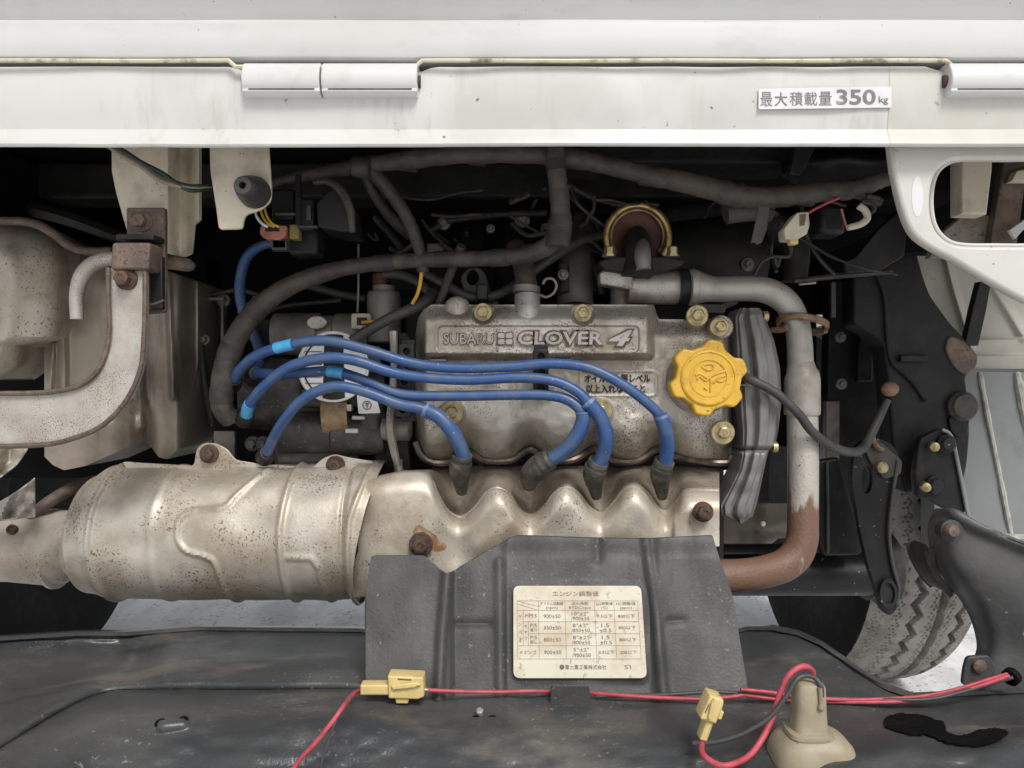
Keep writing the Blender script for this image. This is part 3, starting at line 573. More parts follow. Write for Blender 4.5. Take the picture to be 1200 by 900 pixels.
# ================================================================ MANIFOLD HEAT SHIELD
t = thing('manifold_heat_shield', 'heat stained wavy exhaust manifold cover under the spark plugs', 'heat shield', W(620, 690, .69))
wv = [(405,556), (440,556), (480,552), (503,556), (512,575), (524,596), (540,604), (556,594), (570,576), (583,570), (596,577), (607,593), (622,602), (638,592), (650,576), (664,569), (678,577), (690,592), (704,600), (718,589), (731,573), (745,568), (758,575), (768,590), (780,598), (792,588), (802,576), (820,574), (845,574)]
ws = np.array([tuple(p) for p in spl(wv, 5)])
wave = lambda x: np.interp(x, ws[:, 0], ws[:, 1])
ridge = lambda X: sum(np.exp(-((X-xc)/25)**2) for xc in (583, 664, 745))
wells = lambda X: sum(np.exp(-((X-xc)/19)**2) for xc in (540, 622, 704, 780))
PX, PY = rect_grid(506, 843, 300, 60, 546, lambda x: wave(x)+1.5)
up = np.clip((PY-546)/(wave(PX[0])[None]-546+1.5), 0, 1)
UY = .742 - .048*up**1.0 - .010*ridge(PX)*(.3+.7*up) + .020*wells(PX)*(1-.45*up) + .0008*vnoise(PX, PY, 20, 19) - .002*sst(.9, 1, up)
obj('plug_plate', MB().grid(PX, PY, UY, .003), M_mand, t, ang=60)
UP = (PX, PY, UY)
PX, PY = rect_grid(405, 843, 330, 130, lambda x: np.maximum(np.minimum(wave(x)-3, 604), pl([(405,566), (425,566), (440,560), (470,554), (505,553), (515,548), (843,548)], x)), lambda x: pl([(405,700), (640,695), (780,650), (843,640)], x))
wx = wave(PX[0])[None]; dn = np.clip(PY - wx + 3, 0, 999)
k_ = sst(500, 520, PX)
YY = .708 - .036*np.sqrt(np.clip(1-(1-np.clip(dn/30, 0, 1))**2, 0, 1)) - .006*k_*0
YY = YY - .007*ridge(PX)*np.exp(-dn/40) + .014*wells(PX)*np.exp(-dn/26)*(1-.0*dn)
YY += .035*(1-np.sqrt(np.clip(1-np.clip((PY-640)/70, 0, 1)**2*.96, 0, 1)))
YY += .05*(1-np.sqrt(np.clip(1-np.clip((452-PX)/60, 0, 1)**2*.9, 0, 1)))
YY += .008*np.exp(-((PX-535)/22)**2-((PY-645)/34)**2) - .003*emb(PX, PY, [(560,640), (600,615)], 12, 1)
YY += -.004*sst(788, 791, PX)*np.where(dn > 6, 1, 0) + .0010*vnoise(PX, PY, 26, 9) + .0014*vnoise(PX, PY, 60, 29)
obj('shell', MB().grid(PX, PY, YY, .02), M_man, t, ang=60)
obj('bolt', MB().bolt(493, 638, .668, 14, 9, .009), M_rustbolt, t)
obj('bolt', MB().bolt(824, 600, .661, 12, 8.5, .008), M_rustbolt, t)
MAN = (PX, PY, YY); MANT = t
obj('wavy_lip', MB().tube([(x, wave(x)+1.5, float(np.interp(x, UP[0][0], UP[2][-1]))-.0006, 1.9) for x in np.linspace(507, 842, 220)], 6, 1), M_castl, t)

# ================================================================ IGNITION LEADS
def lead(label, pts, sleeve, boot, marks=(), yb=.0):
    sleeve = [(sleeve[0][0], sleeve[0][1], sleeve[0][2], 8.6)] + list(sleeve[1:])
    pts = [(p[0]+(random.uniform(-1.2,1.2) if 0 < i < len(pts)-2 else 0), p[1]+(random.uniform(-1.2,1.2) if 0 < i < len(pts)-2 else 0), p[2], p[3]) for i, p in enumerate(pts)]
    e = boot[-1]; t = thing('ignition_lead', label, 'ignition lead', W(e[0], e[1], e[2]), 'blue ignition leads')
    obj('cable', MB().tube(pts, 12), M_blue, t)
    obj('sleeve', MB().tube(sleeve, 14), M_blue, t)
    s2_ = spl(sleeve, 10); obj('sleeve_edge', MB().tube([np.array([p[0], p[1], p[2], p[3]+.5]) for p in s2_[:3]], 14, 1), M_bluel2, t)
    bt = obj('plug_boot', MB().tube(boot, 12, 4), M_boot, t)
    b2_ = spl(boot, 8)
    for i0 in (0, 4): obj('rib', MB().tube([np.array([p[0], p[1], p[2], p[3]+1.0]) for p in b2_[i0:i0+3]], 14, 1), M_boot, bt)
    obj('distributor_boot', MB().tube([(pts[0][0]-3, pts[0][1]+6, pts[0][2]+.014, 11), (pts[0][0]-1, pts[0][1]+2, pts[0][2]+.006, 10), (pts[0][0], pts[0][1], pts[0][2], 8)], 14, 2), M_black, t)
    sp_ = [p for p in spl(pts, 16)]
    for a0, a1 in marks: obj('marker_band', MB().tube([np.array([p[0], p[1], p[2], p[3]+.7]) for p in sp_ if a0 <= p[0] <= a1 and p[0] < 420], 14, 1), M_bluel, t)
lead('top blue lead, ending at the plug nearest the yellow cap', [(275,444,.70,6), (281,432,.69,6.2), (300,418,.675,6.2), (335,405,.665,6.2), (380,399,.66,6.2), (430,409,.66,6.2), (480,425,.662,6.2), (530,432,.662,6.2), (600,430,.66,6.2), (645,427,.658,6.2), (690,432,.655,6.2), (735,454,.652,6.4), (765,478,.652,6.4), (776,492,.655,6.4)],
     [(774,486,.654,7.6), (780,505,.656,8.8), (782,525,.662,8.6), (779,545,.668,8.2)], [(779,540,.668,11), (774,556,.675,12), (775,570,.685,9), (776,582,.695,6)], ((322, 345),))
lead('second blue lead from top, ending at the second plug from the yellow cap', [(289,486,.70,6.2), (293,474,.69,6.4), (310,452,.675,6.4), (340,431,.665,6.4), (380,419,.66,6.4), (415,422,.66,6.4), (470,438,.662,6.2), (540,445,.662,6.2), (610,443,.66,6.2), (650,447,.658,6.2), (678,460,.656,6.4), (694,478,.654,6.6)],
     [(688,470,.655,8), (703,488,.655,8.8), (710,512,.658,9), (707,532,.664,8.8), (701,546,.668,8.4)], [(702,540,.668,11), (696,555,.675,13), (697,568,.685,9.5), (699,582,.695,6)], ((280, 293),))
lead('third blue lead from top, its plug boot bending down to the left', [(300,437,.715,6), (330,440,.70,6), (360,437,.685,6), (395,437,.675,6.2), (430,446,.67,6.2), (470,461,.667,6.2), (530,465,.667,6.2), (600,463,.664,6.2), (640,462,.662,6.2), (665,468,.66,6.4), (680,480,.658,6.6), (683,488,.658,6.6)],
     [(683,483,.658,7.8), (683,494,.658,8.8), (675,512,.660,9), (660,529,.664,9), (641,541,.668,8.6)], [(646,537,.666,10.5), (632,546,.67,14), (622,557,.68,13), (620,570,.69,8)], ((384, 404),))
lead('lowest blue lead, ending at the plug farthest from the yellow cap', [(313,530,.70,6.2), (318,517,.69,6.4), (332,494,.675,6.4), (355,469,.665,6.4), (388,454,.66,6.4), (425,459,.66,6.4), (465,472,.66,6.4), (490,478,.66,6.6), (505,483,.66,6.8)],
     [(498,480,.66,7.6), (515,489,.658,8.4), (530,506,.658,8.8), (540,525,.662,8.6), (543,538,.666,8.4)], [(542,532,.666,11), (539,548,.672,13), (540,562,.682,10), (541,576,.695,6.5)])
obj('coil_lead', MB().tube([(330,284,.74,5), (306,288,.74,5.5), (288,304,.745,6), (281,335,.75,6.2), (285,365,.755,6.2), (297,392,.755,6), (304,412,.75,6), (302,432,.74,6)], 12), M_blue, label='single blue coil lead dropping in the shadow at the left', cat='ignition lead')

def comb(px, clips, Yp, label):
    t = thing('lead_holder', label, 'lead holder', W(px, clips[-1][1]+10, Yp), 'lead holders')
    obj('spine', MB().pbox(px-8, clips[0][1]-14, px+8, clips[-1][1]+14, Yp+.004, .008), M_black, t, bevel=.001)
    for (x, y) in clips: obj('clip', plate(rnd([(x-9,y-9), (x+9,y-9), (x+9,y+9), (x-9,y+9)], 3), Yp-.004, .010, .001, [ell(x, y, 4, 4, 12)]), M_black, t)
comb(634, ((634,418), (634,436), (634,455)), .672, 'black lead comb on the valve cover under the embossed plate')
comb(478, ((476,412), (476,428), (474,446), (474,462), (472,480)), .682, 'black lead comb left of the valve cover')

# ================================================================ DISTRIBUTOR SIDE
t = thing('starter_motor', 'brown-grey cylinder with an oval plate behind the round white decal', 'motor', W(390, 412, .74))
obj('casing', MB().lathe(W(322, 392, .765), (1,0,0), [(0, .012), (.001, .021), (.045, .0215), (.047, .019), (.06, .019), (.062, .021), (.095, .021), (.097, .01)], 36), M_grey, t)
obj('oval_plate', plate(ell(371, 378, 12, 8), .7405, .006, .001), M_castl, t)
obj('end_bracket', MB().pbox(300, 372, 324, 420, .765, .04), M_black, t, bevel=.003)
t = thing('distributor', 'black distributor body under the four blue leads', 'distributor', W(360, 545, .73))
obj('body', MB().lathe(W(290, 462, .765), (1,0,0), [(0, .02), (.002, .035), (.03, .038), (.05, .036), (.07, .036), (.085, .03), (.10, .028), (.14, .026)], 32), M_dustb, t)
obj('lower_barrel', MB().lathe(W(330, 508, .735), (1,0,0), [(0, .012), (.002, .02), (.05, .02), (.052, .022), (.066, .022), (.10, .02), (.102, .01)], 28), M_dustb, t)
obj('coil_case', MB().pbox(318, 506, 420, 548, .728, .05), M_dustb, t, bevel=.006)
obj('clamp_strap', MB().lathe(W(398, 485, .735), (1,0,.05), [(-.012, .0245), (-.012, .0255), (.012, .0255), (.012, .0245)], 32), M_clamp, t)
obj('connector', MB().pbox(350, 452, 420, 478, .722, .03), M_dustb, t, bevel=.004)
obj('connector', MB().pbox(420, 480, 446, 510, .715, .03), M_dustb, t, bevel=.004)
for x, y in ((296, 520), (308, 520), (278, 488)): obj('stud', MB().bolt(x, y, .735, 9, 6, .008), M_dustb, t)
obj('rear_bracket', plate(rnd([(250,470), (330,482), (345,512), (300,545), (252,548)], 6), .755, .02), M_void, t)
for x0, y0, x1, y1 in ((382,474,412,482), (412,487,428,492), (404,502,420,508)): obj('terminal', MB().pbox(x0, y0, x1, y1, .712, .008), M_castl, t, bevel=.001)
Yd = .712
t = thing('round_decal', 'round white striped decal partly behind the blue leads', 'decal', W(392, 470, Yd))
obj('disc', MB().lathe(W(391, 430, Yd+.004), (0,-1,0), [(0, 42*m(Yd)), (.003, 42*m(Yd)), (.004, 40.5*m(Yd)), (.0042, .0005)], 56), M_disc, t)
for r0 in (40, 35.5):
    mb = MB(); mb.tube([(391+r0*math.cos(a), 430+r0*math.sin(a), Yd-.0008, .9) for a in np.linspace(R(105), R(255), 30)], 6, 1); obj('ring_line', mb, M_black, t)
mb = MB(); mb.tube([(391+40*math.cos(a), 430+40*math.sin(a), Yd-.001, 1.5) for a in np.linspace(0, 2*math.pi, 60)], 8, 1); obj('rim', mb, M_disc, t)
obj('dark_window', plate(rnd([(380,392), (402,392), (404,470), (378,470)], 2), Yd-.0012, .002, .0003), M_black, t)
for y in (412, 430, 452): obj('post', MB().pbox(381, y, 389, y+9, Yd-.004, .004), M_grey, t, bevel=.0006)
for y in np.linspace(404, 456, 8): obj('stripe', MB().pbox(357, y, 377, y+1.2, Yd-.0008, .0006), M_ink, t)
obj('tag', plate(rnd([(418,462), (438,455), (446,484), (420,485)], 2), .706, .0015, .0003), M_disc, t)
obj('tag_mark', plate(ell(430, 475, 5.5, 5.5, 20), .7055, .001, .0002, [ell(430, 475, 4.2, 4.2, 20)]), M_ink, t)
obj('tag_arrow', plate([(427.5,472), (432.5,472), (430,479)], .7055, .001, .0001), M_ink, t)

t = thing('solenoid_valve', 'upright grey solenoid canister with ivory plug behind the leads', 'solenoid', W(450, 402, .74))
obj('canister', MB().lathe(W(450, 402, .755), (0,0,1), [(0, .014), (.001, .0165), (.046, .0165), (.05, .015), (.051, .011), (.056, .011), (.057, .006)], 28), M_grey, t)
obj('cap', MB().lathe(W(446, 336, .755), (0,0,1), [(0, .008), (.012, .008), (.013, .005)], 20), M_red, t)
obj('plug', MB().pbox(411, 367, 434, 386, .735, .015), M_ivory, t, bevel=.002)
obj('plug_socket', MB().pbox(418, 372, 430, 381, .734, .003), M_black, t)
obj('pigtail', MB().tube([(424,378,.732,2), (434,377,.731,2), (442,377,.734,2)], 8), M_yel, t)
obj('thin_rod', MB().tube([(420,286,.73,1.2), (420,330,.732,1.2), (419,366,.735,1.2)], 6), M_grey, t)
obj('yellow_wire', MB().tube([(495,300,.70,2), (493,328,.70,2.2), (489,345,.702,2.2), (483,356,.705,2.2)], 8), M_yel, label='thin yellow wire hanging from the black loom branch', cat='wire')
obj('short_hose', MB().tube([(412,400,.705,6), (430,388,.705,6.5), (455,374,.705,6.5), (480,363,.71,7), (500,353,.72,8), (508,345,.735,8)], 12), M_hose, label='grey hose slanting up behind the round decal to valve cover corner', cat='hose')
obj('arched_hose', MB().tube([(448,322,.75,6), (470,322,.75,6), (492,332,.745,6), (507,348,.74,6.5), (510,360,.74,6.5)], 12), M_hose, label='grey hose arching right from the top of the solenoid', cat='hose')
obj('crossing_hose', MB().tube([(495,318,.735,5), (520,332,.73,5.5), (550,348,.728,6), (585,345,.73,6), (615,325,.74,6), (650,300,.75,6), (680,283,.76,6), (705,276,.77,5.5)], 12), M_hose, label='long thin grey hose sagging behind the breather hose', cat='hose')
rb = [(511,365,.715,4.5), (519,345,.71,4.8), (526,325,.705,5), (534,305,.70,5), (541,288,.69,5)]
mb = MB(); q_ = spl(rb, 14); mb.tubew([W(p[0], p[1], p[2]) for p in q_], [p[3]*m(p[2])*(1+.14*(i % 2)) for i, p in enumerate(q_)], 12)
obj('ribbed_strap', mb, M_rubber, label='black ribbed cable tie rising from the valve cover corner', cat='cable tie')
obj('lifting_eye', plate(rnd([(539,325), (548,314), (562,313), (570,322), (574,340), (586,356), (578,364), (560,352), (545,346)], 5), .735, .006, .001, [ell(554, 325, 7, 9, 16)]), M_hose, label='grey lifting eye plate with a hole behind the valve cover', cat='lifting eye')
obj('cable_clip', MB().pbox(558, 332, 572, 352, .715, .012), M_black, label='small black clip on the hose behind the valve cover', cat='clip', bevel=.002)
t = thing('lead_bracket', 'upright bright metal strip left of the valve cover with round stub', 'bracket', W(460, 545, .70))
obj('strip', MB().tube([(461,388,.705,5), (462,430,.705,4.5), (459,470,.70,4.5), (457,500,.695,5), (461,525,.70,5), (466,545,.71,4)], 8), M_castl, t)
obj('round_stub', MB().lathe(W(447, 503, .715), (1,0,0), [(0, .006), (.001, .010), (.012, .011), (.026, .011), (.028, .007)], 24), M_grey, t)
obj('block', plate(rnd([(438,515), (478,515), (482,560), (440,560)], 3), .735, .03), M_darkm, t)
obj('upper_nut', MB().lathe(W(471, 400, .712), (0,-1,0), [(-.02, .009), (.002, .009), (.003, .007)], 6), M_darkm, t)
obj('foot', MB().tube([(466,540,.72,5), (468,556,.72,6), (470,575,.72,8)], 10), M_castl, t)

# ================================================================ LOOMS
t = thing('main_loom', 'dusty taped wiring loom running under the sill', 'wiring loom', W(700, 230, .67))
obj('trunk', MB().tube([(300,228,.70,5), (330,212,.69,6), (380,202,.68,8), (430,193,.67,10), (480,187,.66,11), (540,181,.66,11), (610,180,.66,12), (660,184,.66,12), (710,193,.66,11), (760,205,.66,12), (810,215,.66,13), (860,228,.66,14), (900,232,.66,13), (950,226,.66,12), (1000,222,.66,11), (1030,212,.655,10), (1060,203,.65,9)], 12, wob=.09), M_tape, t)
obj('branch', MB().tube([(430,196,.67,9), (448,214,.675,8.5), (468,240,.68,8), (483,268,.69,8), (492,295,.695,7.5), (496,318,.70,7.5)], 12, wob=.05), M_rubber, t)
obj('branch', MB().tube([(425,200,.675,6), (438,228,.69,6), (458,255,.71,6.5), (480,275,.73,7)], 12), M_rubber, t)
obj('branch', MB().tube([(1000,225,.66,7), (1018,232,.66,6), (1030,238,.665,5)], 8), M_rubber, t)
for x, y in ((424,196), (480,188), (862,230), (944,228), (560,181), (760,205)):
    obj('tape_wrap', MB().lathe(W(x, y, .665), (1,0,-.1), [(-.008, .0078), (-.007, .0096), (.007, .0098), (.008, .0078)], 16), M_rubber, t)
rw = random.Random(3)
for k in range(26):
    x, y, Y_ = rw.uniform(430, 700), rw.uniform(205, 300), rw.uniform(.72, .84); P = []
    if k >= 18: x, y = rw.uniform(800, 960), rw.uniform(215, 290)
    vx, vy = rw.uniform(-14, 26), rw.uniform(4, 18)
    for q5 in range(5): P.append((x, y, Y_, rw.choice((1.6, 2.2, 3)) if q5 == 0 else P[0][3])); vx += rw.uniform(-8, 8); vy += rw.uniform(-8, 5); x += vx; y += vy; Y_ += rw.uniform(-.012, .012)
    if min(p[1] for p in P) < 195: continue
    obj('thin_wire', MB().tube(P, 6, 6), (M_rubber, M_hose, M_tape, M_rubber)[k % 4], t)
t = thing('thick_loom', 'thick dark hose looping from the sill down to the distributor', 'hose', W(265, 495, .70))
tl = [(650,170,.65,11), (652,200,.65,11), (656,235,.655,11.5), (656,265,.66,12), (645,286,.67,11), (618,298,.68,10), (570,303,.69,9.5), (510,304,.695,9), (450,308,.70,9), (395,316,.70,9.5), (340,335,.70,11), (300,364,.70,12), (275,400,.70,13), (262,440,.70,13), (260,475,.705,12.5), (270,492,.715,11)]
obj('hose', MB().tube(tl, 16, wob=.03), M_tape, t)
tq = spl(tl, 10)
for i0 in (6, 16, 25, 34, 47, 55, 66, 78, 92, 108, 121, 134):
    obj('tape_wrap', MB().tube([np.array([p[0], p[1], p[2], p[3]+.9]) for p in tq[i0:i0+5]], 14, 1, wob=.03), M_rubber, t)
obj('end_clip', MB().lathe(W(655, 274, .662), (.1,0,1), [(-.012, .0094), (-.011, .0108), (.011, .0108), (.012, .0094)], 20), M_rubber, t)

# ================================================================ LEFT CONNECTOR CLUSTER
t = thing('relay_block', 'cluster of black relay sockets beside the rubber stop', 'relay', W(360, 298, .67))
obj('case', MB().pbox(318, 222, 345, 258, .675, .04), M_black, t, bevel=.002)
obj('case', MB().pbox(346, 232, 368, 270, .67, .05), M_black, t, bevel=.002)
obj('case', MB().pbox(338, 268, 372, 298, .685, .03), M_black, t, bevel=.003)
obj('hood', plate(rnd([(370,238), (384,222), (398,218), (410,240), (414,272), (395,271), (372,266)], 4), .662, .05, .002), M_black, t)
obj('hood_rim', MB().tube([(368,214,.66,3), (385,213,.658,4), (400,224,.656,5), (410,245,.656,5), (413,272,.656,3.5)], 8), M_tape, t)
for x0, y0, x1, y1 in ((359,240,364,258), (322,249,346,252), (350,264,372,267)): obj('terminal', MB().pbox(x0, y0, x1, y1, .666, .005), M_hose, t, bevel=.0005)
obj('strap', MB().pbox(346, 204, 352, 268, .668, .004), M_black, t)
t = thing('pink_connector', 'faded pink connector with a white clip below the rubber stop', 'connector', W(322, 294, .665))
obj('housing', plate(rnd([(305,264), (336,264), (334,277), (328,281), (310,280), (304,274)], 3), .665, .018, .001), M_orange, t)
obj('slot', MB().pbox(311, 266, 327, 271, .664, .003), M_black, t)
obj('clip', plate([(318,281), (336,281), (336,293), (318,293)], .667, .01, .0008, [[(321,283), (326,283), (326,289), (321,289)], [(328,283), (333,283), (333,289), (328,289)]]), M_hose, t)
obj('terminal', MB().pbox(339, 263, 350, 280, .668, .01), M_olive, t, bevel=.0008)
for k, (mt_, dx) in enumerate(((M_disc, 0), (M_yel, 7), (M_yel, 12))):
    obj('pigtail', MB().tube([(298+dx,244,.668,1.5), (301+dx,254,.665,1.6), (307+dx,262,.663,1.6), (314+dx*1.1,266,.664,1.6)], 6), mt_, t)

# ================================================================ THERMOSTAT, COOLANT PIPE, TIMING COVER
t = thing('thermostat_housing', 'cast thermostat housing with a brass ring and dark neck', 'thermostat housing', W(748, 357, .72))
obj('barrel', MB().lathe(W(734, 337, .735), (1,0,0), [(0, .012), (.001, .0155), (.02, .0158), (.022, .0162), (.049, .0162), (.05, .012)], 32), M_castl, t)
obj('lug', plate(rnd([(702,318), (728,312), (742,322), (742,340), (722,336), (703,333)], 4), .718, .02, .002), M_castl, t)
obj('flange', plate(rnd([(700,306), (720,300), (780,300), (803,304), (800,312), (770,320), (740,321), (708,316)], 5), .708, .035, .002), M_darkm, t)
obj('neck', MB().tube([(747,322,.712,19), (747,308,.715,18), (747,292,.72,17), (747,278,.728,14), (747,272,.735,8)], 20, 4), M_darkm, t)
obj('neck_rib', MB().tube([(754,316,.700,9), (753,300,.702,10), (753,288,.71,8), (752,282,.718,4)], 14, 4), M_grey, t)
rg = [(747+36.5*math.cos(a), 277-36.5*math.sin(a), .728, 4.2) for a in np.linspace(R(-38), R(218), 50)]
obj('brass_ring', MB().tube(rg, 10, 1), M_brass, t)
obj('inner_ring', MB().tube([(747+31*math.cos(a), 277-31*math.sin(a), .73, 2.2) for a in np.linspace(R(-38), R(218), 50)], 8, 1), M_clamp, t)
obj('red_disc', MB().lathe(W(747, 277, .74), (0,-1,0), [(0, 33*m(.74)), (.003, 33*m(.74)), (.004, 26*m(.74)), (.001, 18*m(.74))], 40), M_red, t)
for x, y in ((714, 297), (788, 297)): obj('bolt', MB().lathe(W(x, y+4, .705), (0,0,1), [(0, .0065), (.002, .0065), (.0022, .005), (.0085, .005), (.0095, .004)], 6), M_zinc, t)
obj('leg', MB().tube([(728,335,.745,13), (728,352,.745,13), (726,372,.75,14)], 14, 2), M_grey, t)
obj('hose_joint', MB().lathe(W(795, 337, .728), (1,0,0), [(0, .0165), (.0015, .0172), (.012, .0172), (.014, .0165)], 28), M_black, t)

t = thing('coolant_pipe', 'silver coolant pipe bending down to a rusty elbow', 'pipe', W(940, 690, .70))
obj('upper_pipe', MB().tube([(809,337,.722,21), (816,337,.722,20.5), (828,338,.72,16.5), (840,339,.72,15), (875,338,.715,15), (900,341,.712,15), (921,354,.71,15), (933,376,.71,14.5), (937,402,.71,14.5), (938,428,.71,15)], 22), M_pipe, t)
obj('socket_rim', MB().lathe(W(811, 337, .722), (1,0,0), [(-.003, .0160), (-.0025, .0172), (.002, .0175), (.004, .0165)], 28), M_pipe, t)
obj('sleeve', MB().tube([(938,424,.71,14.8), (939,434,.71,17), (940,442,.71,20), (940,462,.71,20.5), (940,484,.71,20.5), (940,486,.71,17)], 24, 3), M_sleeve, t)
obj('lower_pipe', MB().tube([(940,484,.71,17.5), (941,530,.708,17.5), (941,580,.705,17.5), (941,612,.702,17.6), (940,632,.70,18), (933,650,.698,18.5), (918,663,.695,18.5), (895,670,.69,18.5), (870,674,.685,19), (840,676,.682,20), (810,680,.68,20)], 26, 10), M_piper, t)
t = thing('pipe_clip', 'bronze wire ring clip round the silver coolant pipe', 'clip', W(935, 392, .70))
c = W(936, 380, .708); mb = MB(); P = []
for i in range(80):
    a = 2*math.pi*i/79*1.95; P.append((c.x + .0215*math.cos(a) + .003, c.y + .017*math.sin(a) - .001, c.z - .004*math.sin(a)*1.0 + .0022*(i/79-.5)*2 - .004*math.cos(a)))
obj('coil', mb.tubew(P, [.0024]*80, 8), M_clamp, t)
obj('tail', MB().tube([(904,387,.71,3.5), (915,386,.705,4), (922,384,.70,4)], 8), M_clamp, t)

t = thing('timing_belt_cover', 'grey ribbed plastic belt cover right of the yellow cap', 'belt cover', W(870, 612, .70))
yv = np.linspace(361, 613, 170)[:, None]
Lx = np.interp(yv[:, 0], [361, 372, 440, 505, 535, 552, 572, 592, 604, 613], [868, 862, 866, 871, 870, 866, 856, 845, 846, 866])[:, None]
Rx = np.interp(yv[:, 0], [361, 366, 378, 398, 430, 470, 505, 524, 530, 548, 590, 606, 613], [890, 895, 899, 907, 914, 916, 912, 908, 900, 896, 887, 882, 870])[:, None]
u = np.linspace(0, 1, 60)[None]; PX = Lx*(1-u) + Rx*u; PY = yv + 0*u
YY = .700 - .005*sst(.04, .12, u) + .002*np.exp(-((u-.34)/.05)**2) - .006*sst(.34, .5, u) + .003*sst(.68, .74, u) + .010*sst(.90, 1, u) + .006*np.exp(-((PY-527)/2.5)**2) - .004*sst(526, 531, PY)*(1-sst(560, 580, PY))
YY += .0012*vnoise(PX, PY, 18, 51) + .004*sst(600, 613, PY) + .004*(1-sst(361, 370, PY))
obj('cover', MB().grid(PX, PY, YY, .035), M_timing, t, ang=50)
for y0, x0_ in ((450, 874),): obj('web', MB().pbox(x0_-7, y0, x0_+6, y0+2.4, .6925, .006), M_timing, t)
for x, y in ((897,371), (908,524)): obj('bolt', MB().lathe(W(x-3, y, .70), (1,0,0), [(0, .005), (.004, .005), (.005, .0035)], 12), M_zinc, t)
t = thing('black_cable', 'black cable sagging from the belt cover to a rusty end fitting', 'cable', W(1000, 532, .72))
obj('cable', MB().tube([(868,440,.695,5), (882,446,.683,5.5), (910,461,.68,5.5), (935,484,.68,5.5), (952,506,.685,5.5), (975,523,.70,5.5), (998,530,.72,5.5), (1012,524,.735,5.5), (1022,506,.745,5.5), (1032,485,.75,5), (1040,468,.75,4.5)], 12), M_hose, t)
obj('end_fitting', MB().tube([(1034,456,.75,4), (1038,456,.748,8.5), (1046,456,.748,8.5), (1050,457,.75,4)], 12, 2), M_rust, t)
obj('clip', MB().tube([(1022,510,.748,3), (1026,522,.748,3.5), (1034,528,.748,3.5)], 8), M_clamp, t)

# hanging plugs top right
t = thing('hanging_plug', 'ivory plug hanging from the loom on a pink wire', 'connector', W(934, 286, .65))
obj('housing', plate(rnd([(919,268), (934,249), (948,248), (949,264), (946,274), (934,281), (920,280)], 2), .645, .016, .001), M_ivory, t)
obj('slot', plate([(937,251), (945,251), (943,264), (937,265)], .6445, .003, .0003), M_brown, t)
obj('latch', MB().pbox(926, 277, 936, 286, .648, .008), M_conn, t, bevel=.001)
obj('pigtail', MB().tube([(941,256,.648,1.6), (950,248,.648,1.6), (965,240,.65,1.6), (983,232,.655,1.6)], 6), M_pink, t)
obj('hanging_strap', plate([(889,241), (902,242), (899,268), (893,284), (888,287), (884,284), (880,285), (885,262)], .645, .0015, .0004), M_hose, label='flat grey plastic strap hanging below the loom', cat='strap')
t = thing('hook_tube', 'small ivory hook tube with dark clips at the right of the loom', 'tube', W(1005, 268, .65))
obj('tube', MB().tube([(1006,241,.65,4), (1014,247,.65,4.2), (1016,256,.65,4.2), (1008,263,.65,4), (993,267,.65,3.6)], 10), M_ivory, t)
obj('wire', MB().tube([(986,245,.652,1.2), (989,256,.652,1.2), (992,266,.652,1.2)], 6), M_orange, t)
obj('clip', MB().tube([(1010,236,.655,3), (1022,240,.655,3), (1024,246,.655,3), (1018,250,.655,2.5)], 8).tube([(1015,230,.655,3), (1028,232,.655,3), (1034,236,.655,3)], 8), M_rubber, t)
obj('pod', MB().pbox(962, 240, 992, 274, .672, .03), M_black, t, bevel=.004)
obj('loom_clamp', MB().tube([(850,250,.68,13), (870,246,.68,14), (890,247,.68,12), (905,250,.68,10)], 14), M_hose, label='grey clamp lump on the loom above the strap', cat='clamp')
obj('spring_bracket', MB().tube([(884,322,.75,2), (892,308,.75,2), (905,301,.75,2), (925,300,.75,2.2), (926,285,.75,2)], 8).tube([(908,302,.75,2.5), (911,312,.75,2), (914,302,.75,2)], 6), M_hose, label='bent grey wire bracket above the coolant pipe', cat='bracket')

# ================================================================ RIGHT SIDE STRUCTURE
t = thing('bed_underframe', 'brown-grey cross panel under the sill at upper right', 'panel', W(850, 205, .70))
b = MB(); b.pbox(640, 168, 935, 191, .70, .06); obj('beam', b, M_frame, t, bevel=.003)
PX, PY = rect_grid(930, 1070, 60, 30, 166, lambda x: pl([(930,196), (945,206), (990,212), (1040,208), (1070,200)], x))
obj('gusset', MB().grid(PX, PY, .72 - .05*np.sin(np.clip((PY-166)/46, 0, 1)*math.pi) + .01*vnoise(PX, PY, 30, 6), .03), M_frame, t)
obj('dark_strap', plate([(932,172), (956,172), (948,188), (938,206), (926,204)], .66, .01), M_black, t)
obj('diagonal_shield', plate(rnd([(990,306), (1002,302), (1030,268), (1064,238), (1064,262), (1060,300), (1030,318), (992,320)], 3), .73, .01), M_black, label='black diagonal shield below the hook tube', cat='shield')

t = thing('wheel_arch_panel', 'dusty off-white inner wheel arch panel with pressed rib', 'panel', W(1140, 432, .92))
PX, PY = rect_grid(1040, 1300, 260, 160, 270, 432)
YY = .93 - .0006*(PX-1040)*.3 - emb(PX, PY, [(1108,300), (1118,340), (1138,405)], 4, .008) - .012*sst(394, 399, PY) - .006*sst(414, 418, PY) + .003*vnoise(PX, PY, 50, 3) - emb(PX, PY, [(1160,330), (1200,395)], 5, .005)
obj('panel', MB().grid(PX, PY, YY, .03), M_inner, t)
t = thing('grey_side_panel', 'grey undersealed side panel with pale sealer lines at right edge', 'panel', W(1165, 650, .90))
PX, PY = rect_grid(1095, 1300, 60, 60, 436, 665)
obj('panel', MB().grid(PX, PY, .90 + .002*vnoise(PX, PY, 60, 5) - .0002*(PX-1095), .03), M_greyp, t)
obj('sealer_line', MB().tube([(1148,436,.888,2.6), (1160,500,.886,3), (1172,560,.884,3), (1186,632,.882,3)], 8, wob=.2), M_seal, t)
